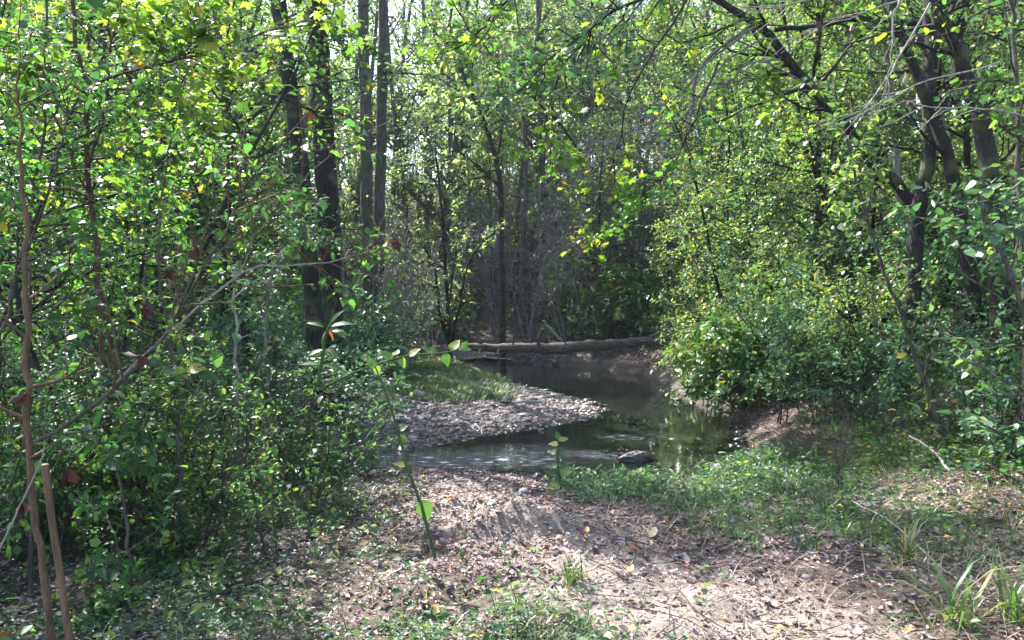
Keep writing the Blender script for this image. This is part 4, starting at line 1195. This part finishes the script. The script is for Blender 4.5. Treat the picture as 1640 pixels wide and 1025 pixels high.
# dark dead leaves hanging in the left shrub
for (px, py, Y, s_) in [(230, 492, 3.8, .075), (315, 395, 3.8, .07), (248, 410, 3.9, .06), (272, 448, 3.8, .07), (222, 570, 3.7, .07), (182, 565, 3.7, .06), (42, 628, 3.5, .08), (108, 750, 3.3, .08), (35, 805, 3.2, .09), (325, 455, 3.9, .05), (630, 380, 6, .12), (490, 180, 4, .06)]:
    p = at(px, py, Y); mb = MB()
    D = rng.normal(size=(3, 3)) * .7 + np.array([0, 0, -.8]); put(mb, DEAD, np.repeat(p[None], 3, 0), D, rng.normal(size=(3, 3)), s_)
    tag(mb.build('dead_leaf_cluster', M_deaddark, None, p), 'dark shrivelled leaf cluster hanging in the shrub branches on the left', 'leaf', 'shrivelled leaves in the left shrub')


# individual foreground plants
def herb(name, label, px, Y, leaves, lmat, stem=B_green, tpl=ROUND, cat='plant', extra=None):
    a_, r_ = trace(px, Y); P_, R_ = resample(a_, 14, r_)
    b_ = P_[0].copy()
    t = thing(name, label, cat, b_)
    MB().add(*tubes(P_, R_ * 1.4, 6, True)).build('stem', stem, t, b_)
    f = MB(); f2 = MB()
    for i, (qx, qy, ang, L, *o) in enumerate(leaves):
        yy = Y if np.isscalar(Y) else Y[-1]
        q = at(qx, qy, yy + rng.uniform(-.04, .04)); a = math.radians(ang)
        D = np.array([[math.cos(a), rng.uniform(-.5, .5), math.sin(a)]])
        nn = np.array([[rng.normal(0, .3), -.6, .9]])
        put(f2 if o else f, tpl, q[None], D, nn, .85 * L / FPX * yy)
    if f.n: f.build('leaves', lmat, t, b_, False)
    if f2.n: f2.build('leaves', M_orange, t, b_, False)
    return t


herb('heart_leaved_weed', 'tall leaning weed with one big dark heart-shaped leaf in front of the sandy track', [(697, 893, 5), (686, 850, 5), (668, 790, 5), (652, 750, 4), (640, 700, 4), (622, 640, 3), (600, 585, 2)], 4.7,
     [(676, 800, -75, 44), (640, 700, -20, 20), (650, 745, 160, 22), (622, 645, 10, 24), (640, 690, 40, 18), (600, 590, 120, 26)], M_front, tpl=ROUND)
herb('lime_leaved_twig', 'thin twig of broad lime leaves reaching right in front of the grass flat', [(520, 620, 4), (560, 600, 3), (600, 585, 3), (650, 570, 2), (700, 566, 2), (742, 560, 1)], 6.3,
     [(628, 575, 140, 28), (640, 572, -60, 22), (655, 570, 40, 26), (668, 570, -10, 24), (640, 565, 190, 30), (700, 566, 150, 30), (712, 566, -70, 26), (722, 562, 60, 30), (735, 560, 10, 28), (742, 560, 70, 18), (600, 585, -60, 22), (590, 580, 120, 20)], M_maple)
herb('drooping_plant', 'plant with long drooping leaves, a few yellow, before the foot of the dark trunks', [(508, 620, 5), (515, 580, 4), (520, 545, 4), (528, 520, 3)], 6.2,
     [(528, 520, 50, 40), (530, 523, 12, 46), (526, 526, -25, 40), (524, 528, -60, 26, 1), (518, 524, 160, 34), (524, 530, -125, 34), (532, 530, -8, 40), (520, 560, -20, 45), (518, 560, 200, 40), (516, 585, -10, 44), (514, 585, 170, 40), (512, 600, 20, 40)], M_front, tpl=(LANCE[0] * np.array([1, 1.3, 1]), LANCE[1]))
herb('tall_weed', 'slender pale weed rising above the water edge vegetation', [(899, 800, 4), (897, 770, 3), (893, 740, 3), (895, 705, 2)], 8.0,
     [(895, 705, 100, 18), (895, 706, 20, 20), (895, 712, 170, 20), (895, 725, 10, 20), (894, 725, 170, 22), (894, 742, -10, 20), (894, 744, 190, 20), (896, 760, 20, 26), (895, 760, 160, 26), (897, 775, -10, 30), (897, 775, 190, 30)], M_hill)
herb('leafy_twig', 'twig with a few broad hanging leaves in front of the left undergrowth', [(240, 610, 3), (290, 600, 3), (345, 575, 2), (365, 560, 1)], 4.6,
     [(260, 600, 20, 34), (280, 590, -30, 30), (300, 592, 10, 40), (316, 596, -15, 40), (345, 562, -80, 34), (225, 640, 40, 28)], M_front)

# grass tufts on the near right bank
for (px, py, n, L, lab) in [(915, 935, 60, .22, 'bright grass tuft in the middle of the sandy track foreground'), (1290, 885, 22, .32, 'small tuft of long blades on the right, next to the sandy track'),
                            (1452, 905, 30, .42, 'tall tuft of long green blades on the right bank'), (1540, 1010, 26, .5, 'arching long-bladed tuft in the lower right corner'),
                            (1322, 830, 16, .38, 'thin upright grass tuft on the shaded right bank'), (1150, 850, 18, .28, 'straw-tinted grass tuft at the edge of the weeds'), (1625, 1000, 26, .45, 'grass tuft cut by the right edge of the view'), (1100, 762, 18, .22, 'long-bladed grass bending towards the water near the dark rock')]:
    g_ = G(px, py); mb = MB(); p, D, nn, S = blades(g_[None], L, n, 1.5)
    p += rng.normal(0, .03, p.shape) * np.array([1, 1, 0])
    put(mb, (BLADE[0] * np.array([1, 1.3, 1.6]), BLADE[1]), p - g_, D, nn, S)
    o = mb.build('grass_tuft', M_grass); o.location = g_; tag(o, lab, 'grass tuft')


# ------------------------------------------------------------------ fallen logs, sticks, rocks
t = thing('fallen_log', 'long dark log lying across the creek as a natural bridge', 'log', at(742, 557, 24))
pts_ = [at(734, 557.5, 24.2), at(780, 557.5, 24.1), at(830, 557, 24), at(900, 556, 24), at(950, 553.8, 24), at(1005, 550.3, 24), at(1046, 547, 24)]
P_, R_ = resample(pts_, 40, [.11, .13, .155, .175, .165, .15, .135])
u_ = np.linspace(0, 1, 40); P_[:, 2] += .03 * np.sin(u_ * 9 + 1) + .015 * np.sin(u_ * 23); P_[:, 1] += .06 * np.sin(u_ * 6)
P_ += rng.normal(size=P_.shape) * .01; R_ = R_ * (1 + rng.normal(size=40) * .05)
b_ = at(742, 557, 24)
M_log = bark_mat('log bark', (.036, .027, .024), (.145, .11, .095), 0.12, 9, 1.0, .9)
MB().add(*tubes(P_, R_, 16, True)).build('trunk', M_log, t, b_)
# splintered right end, broken branch stubs
spl = MB()
for i in range(26):
    e = pts_[-1] + np.array([rng.uniform(-.5, .1), rng.normal(0, .08), rng.normal(0, .08)])
    d = np.array([1, rng.normal(0, .25), rng.normal(.0, .3)])
    Q = np.array([e, e + d * .25, e + d * .5 + rng.normal(size=3) * .05]); spl.add(*tubes(Q, np.array([.035, .025, .008]), 5))
spl.build('splintered_end', B_grey, t, b_)
for (x, y, dx, dy, w) in [(862, 553, 2, -22, 4), (798, 560, 3, 36, 3.5), (822, 552, -1, -16, 3), (905, 552, -1, -14, 2.5), (768, 552, 8, -10, 3), (770, 560, -14, 14, 3)]:
    a_ = at(x, y, 23.9); c_ = at(x + dx, y + dy, 23.9); m_ = (a_ + c_) / 2 + rng.normal(size=3) * .02
    MB().add(*tubes(np.array([a_, m_, c_]), np.array([w, w * .8, w * .3]) / 2 / FPX * 24, 6, True)).build('branch_stub', M_log, t, b_)


def stick(name, label, px, Y, mat, cat='stick', sides=8, twigs=0):
    if np.isscalar(Y) or len(Y) == len(px):
        a_, r_ = trace(px, Y)
    P_, R_ = resample(a_, 16, r_); P_[1:-1] += rng.normal(size=(14, 3)) * R_.mean() * .35; R_ = R_ * (1 + rng.normal(size=16) * .06)
    t = thing(name, label, cat, P_[0])
    MB().add(*tubes(P_, R_, sides, True)).build('stem', mat, t, P_[0])
    if twigs:
        P1, R1 = spawn(P_[None], R_[None], twigs, .2, 1, .35, 40, 4, .0, .15, .6)
        MB().add(*tubes(P1, R1 + .001, 4, False)).build('twigs', mat, t, P_[0])
    return t


def onground(px, lift=.03):
    out = []; Y = []
    for (a, b, w) in px:
        g_ = G(a, b); Y.append(g_[1] * .995)
    return Y


stick('fallen_branch', 'thin dark log lying at the waterline under the big fallen log', [(745, 577, 7), (780, 574.5, 7), (818, 576, 5)], 24.6, B_dark, 'branch')
stick('pale_branch', 'pale bare branch leaning up behind the fallen log', [(903, 548, 4), (885, 530, 4), (869, 514, 3)], 24.8, B_pale, 'branch')
q = [(195, 1030, 11), (240, 1000, 11), (300, 970, 10), (360, 947, 8), (425, 938, 5), (460, 934, 3)]; stick('fallen_branch', 'long brown branch lying on the ground at lower left', q, onground(q), B_mid, 'branch', twigs=6)
q = [(490, 1040, 7), (455, 1000, 6), (408, 950, 5)]; stick('fallen_stick', 'short straight stick in the leaves at bottom left of centre', q, onground(q), B_grey)
q = [(395, 862, 3), (460, 905, 4), (520, 950, 4), (560, 990, 3)]; stick('fallen_stick', 'thin pale stick above the short straight one', q, onground(q), B_grey)
q = [(1590, 842, 7), (1560, 800, 6), (1520, 752, 5), (1490, 718, 4), (1456, 698, 3)]; stick('leaning_stick', 'straight pale stick leaning on the right bank', q, [6.6, 7.0, 7.5, 8.0, 8.4], B_pale)
q = [(1520, 920, 3), (1465, 870, 4), (1420, 832, 4), (1365, 803, 4)]; stick('fallen_stick', 'long thin pale stick lying towards the tall grass tuft', q, [4.9, 5.4, 5.9, 6.3], B_pale)
q = [(1162, 925, 4), (1180, 898, 4), (1196, 878, 4)]; stick('fallen_stick', 'short stick stuck in the litter at the edge of the sandy track', q, onground(q), B_grey)
q = [(1060, 610, 3), (1100, 614, 4), (1150, 608, 3)]; stick('pale_branch', 'pale driftwood branch at the waterline below the splintered log end', q, 20.5, B_pale, 'branch', twigs=5)
q = [(0, 880, 4), (30, 815, 4), (65, 740, 3), (72, 705, 2)]; stick('leaning_stick', 'thin whitish stick leaning against the left corner shrub', q, 3.3, B_pale)


def boulder(name, label, c, r, mat, seed, cat='rock', flat=.6):
    g = np.random.default_rng(seed)
    import bmesh
    bm = bmesh.new(); bmesh.ops.create_icosphere(bm, subdivisions=4, radius=1)
    for v in bm.verts:
        n = np.array(v.co)
        k = 1 + .35 * (fbm(np.array([n[0] * 1.3 + seed]), np.array([n[1] * 1.3 + n[2] * 1.7]), 1.2, 4, seed)[0] - .5) * 2
        v.co = Vector((n[0] * r[0] * k, n[1] * r[1] * k, n[2] * r[2] * k))
    me = bpy.data.meshes.new(name); bm.to_mesh(me); bm.free(); me.materials.append(mat)
    o = bpy.data.objects.new(name, me); C.objects.link(o); o.location = c; o.rotation_euler = (0, 0, g.uniform(0, 6))
    return tag(o, label, cat)


c = onz(1018, 738, WATER); boulder('creek_rock', 'dark wet rock breaking the water near the close bank', (c[0], c[1], WATER + .02), (.24, .15, .11), M_rockd, 3)
mb = MB(); P1, R1 = spawn(np.array([[c + np.array([-.25, 0, .06]), c + np.array([0, 0, .12]), c + np.array([.25, 0, .06])]]), np.full((1, 3), .01), 34, 0, 1, .13, 75, 4, -.05, .3, .7)
mb.add(*tubes(P1, R1 + .001, 4)); f = MB(); leafify(f, DEAD, P1, R1, 1, .045)
t = thing('driftwood_clump', 'small raft of twigs and dead leaves caught on the dark rock', 'driftwood', c); mb.build('twigs', B_dark, t, c); f.build('leaves', M_deaddark, t, c)
for (px, py, r, lab, m) in [(1149, 752, .085, 'whitish rounded stone at the water edge on the right', M_rockw), (1217, 793, .05, 'small pale stone in the low plants of the right bank', M_rockw),
                            (838, 790, .05, 'flat grey stone on top of the sandy mound', M_rockw), (868, 700, .06, 'small stone at the tip of the near riffle', M_rockd),
                            (1085, 655, .12, 'dark stone in shallow water below the bank bushes', M_rockd), (1418, 792, .08, 'brown stone on the shaded right bank', M_rockd)]:
    g_ = G(px, py); g_[2] = max(g_[2], WATER - .02)
    boulder('stone', lab, g_ + np.array([0, 0, r * .3]), (r, r * .8, r * .6), m, int(px) % 17)
# eroded roots and brown debris under the bank behind the log
P = scatter(420, -1, 5.2, 24.5, 30, lambda x, y, s, h, b: (s > .1) & (s < 2.4) & (x > .5))
K = 5; N = len(P); T = np.zeros((N, K, 3)); T[:, 0] = P + np.array([0, 0, .25]); d = norm(rng.normal(size=(N, 3)) * np.array([1, .4, .6]) + np.array([0, -.4, -.2]))
for k in range(1, K):
    d = norm(d + rng.normal(size=(N, 3)) * .3); T[:, k] = T[:, k - 1] + d * .16
mb = MB(); mb.add(*tubes(T, np.linspace(.018, .006, K)[None].repeat(N, 0), 4)); tag(mb.build('bank_roots', B_mid), 'tangled roots and dead sticks on the brown cut bank behind the log', None, None, 'stuff')

# single conspicuous fallen leaves
for (px, py, s_, lab, m) in [(940, 862, .07, 'orange leaf lying upright on the sandy track', M_orange), (1040, 868, .13, 'large pale yellow curled leaf on the track', M_straw), (522, 832, .09, 'red-brown leaf on the litter left of the track', M_deaddark),
                             (452, 855, .07, 'pale curled leaf on the left litter', M_straw), (1605, 968, .10, 'yellow leaf at the lower right corner', M_orange), (1240, 1015, .08, 'orange leaf at the bottom edge right of centre', M_orange),
                             (462, 990, .09, 'rust-red leaf beside the short straight stick', M_deaddark), (852, 887, .06, 'rust-coloured leaf left of the bright grass tuft', M_deaddark), (762, 836, .05, 'small yellow leaf below the sandy mound', M_orange), (1005, 925, .07, 'yellow-brown leaf right of the bright grass tuft', M_orange)]:
    g_ = G(px, py) + np.array([0, 0, .02]); mb = MB(); a = rng.uniform(0, 6.28)
    put(mb, (DEAD[0] * np.array([1, 1.2, 1.3]), DEAD[1]), np.zeros((1, 3)), np.array([[math.cos(a), math.sin(a), .2]]), np.array([[0, -.4, 1.]]), s_)
    o = mb.build('fallen_leaf', m); o.location = g_; tag(o, lab, 'leaf')
def box(name, x0, x1, y0, y1, z0, z1):
    V = [(x, y, z) for x in (x0, x1) for y in (y0, y1) for z in (z0, z1)]
    Fq = [(0, 1, 3, 2), (4, 6, 7, 5), (0, 4, 5, 1), (2, 3, 7, 6), (0, 2, 6, 4), (1, 5, 7, 3)]
    me = bpy.data.meshes.new(name); me.from_pydata(V, [], Fq); o = bpy.data.objects.new(name, me); C.objects.link(o); return o


hz = box('haze', -140, 140, -50, 180, float(ZZ.min()) - 1, float(ZZ.max()) + 30)
hm = bpy.data.materials.new('haze'); hm.use_nodes = True; hn = hm.node_tree; hn.nodes.clear()
ho = hn.nodes.new('ShaderNodeOutputMaterial'); pv = hn.nodes.new('ShaderNodeVolumePrincipled')
pv.inputs['Density'].default_value = 0.0004; pv.inputs['Color'].default_value = (.80, .90, 1, 1)
hn.links.new(pv.outputs[0], ho.inputs['Volume']); hz.data.materials.append(hm)
tag(hz, 'thin pale morning air softening the far woods', None, None, 'stuff')
print('scene built', len(bpy.data.objects))
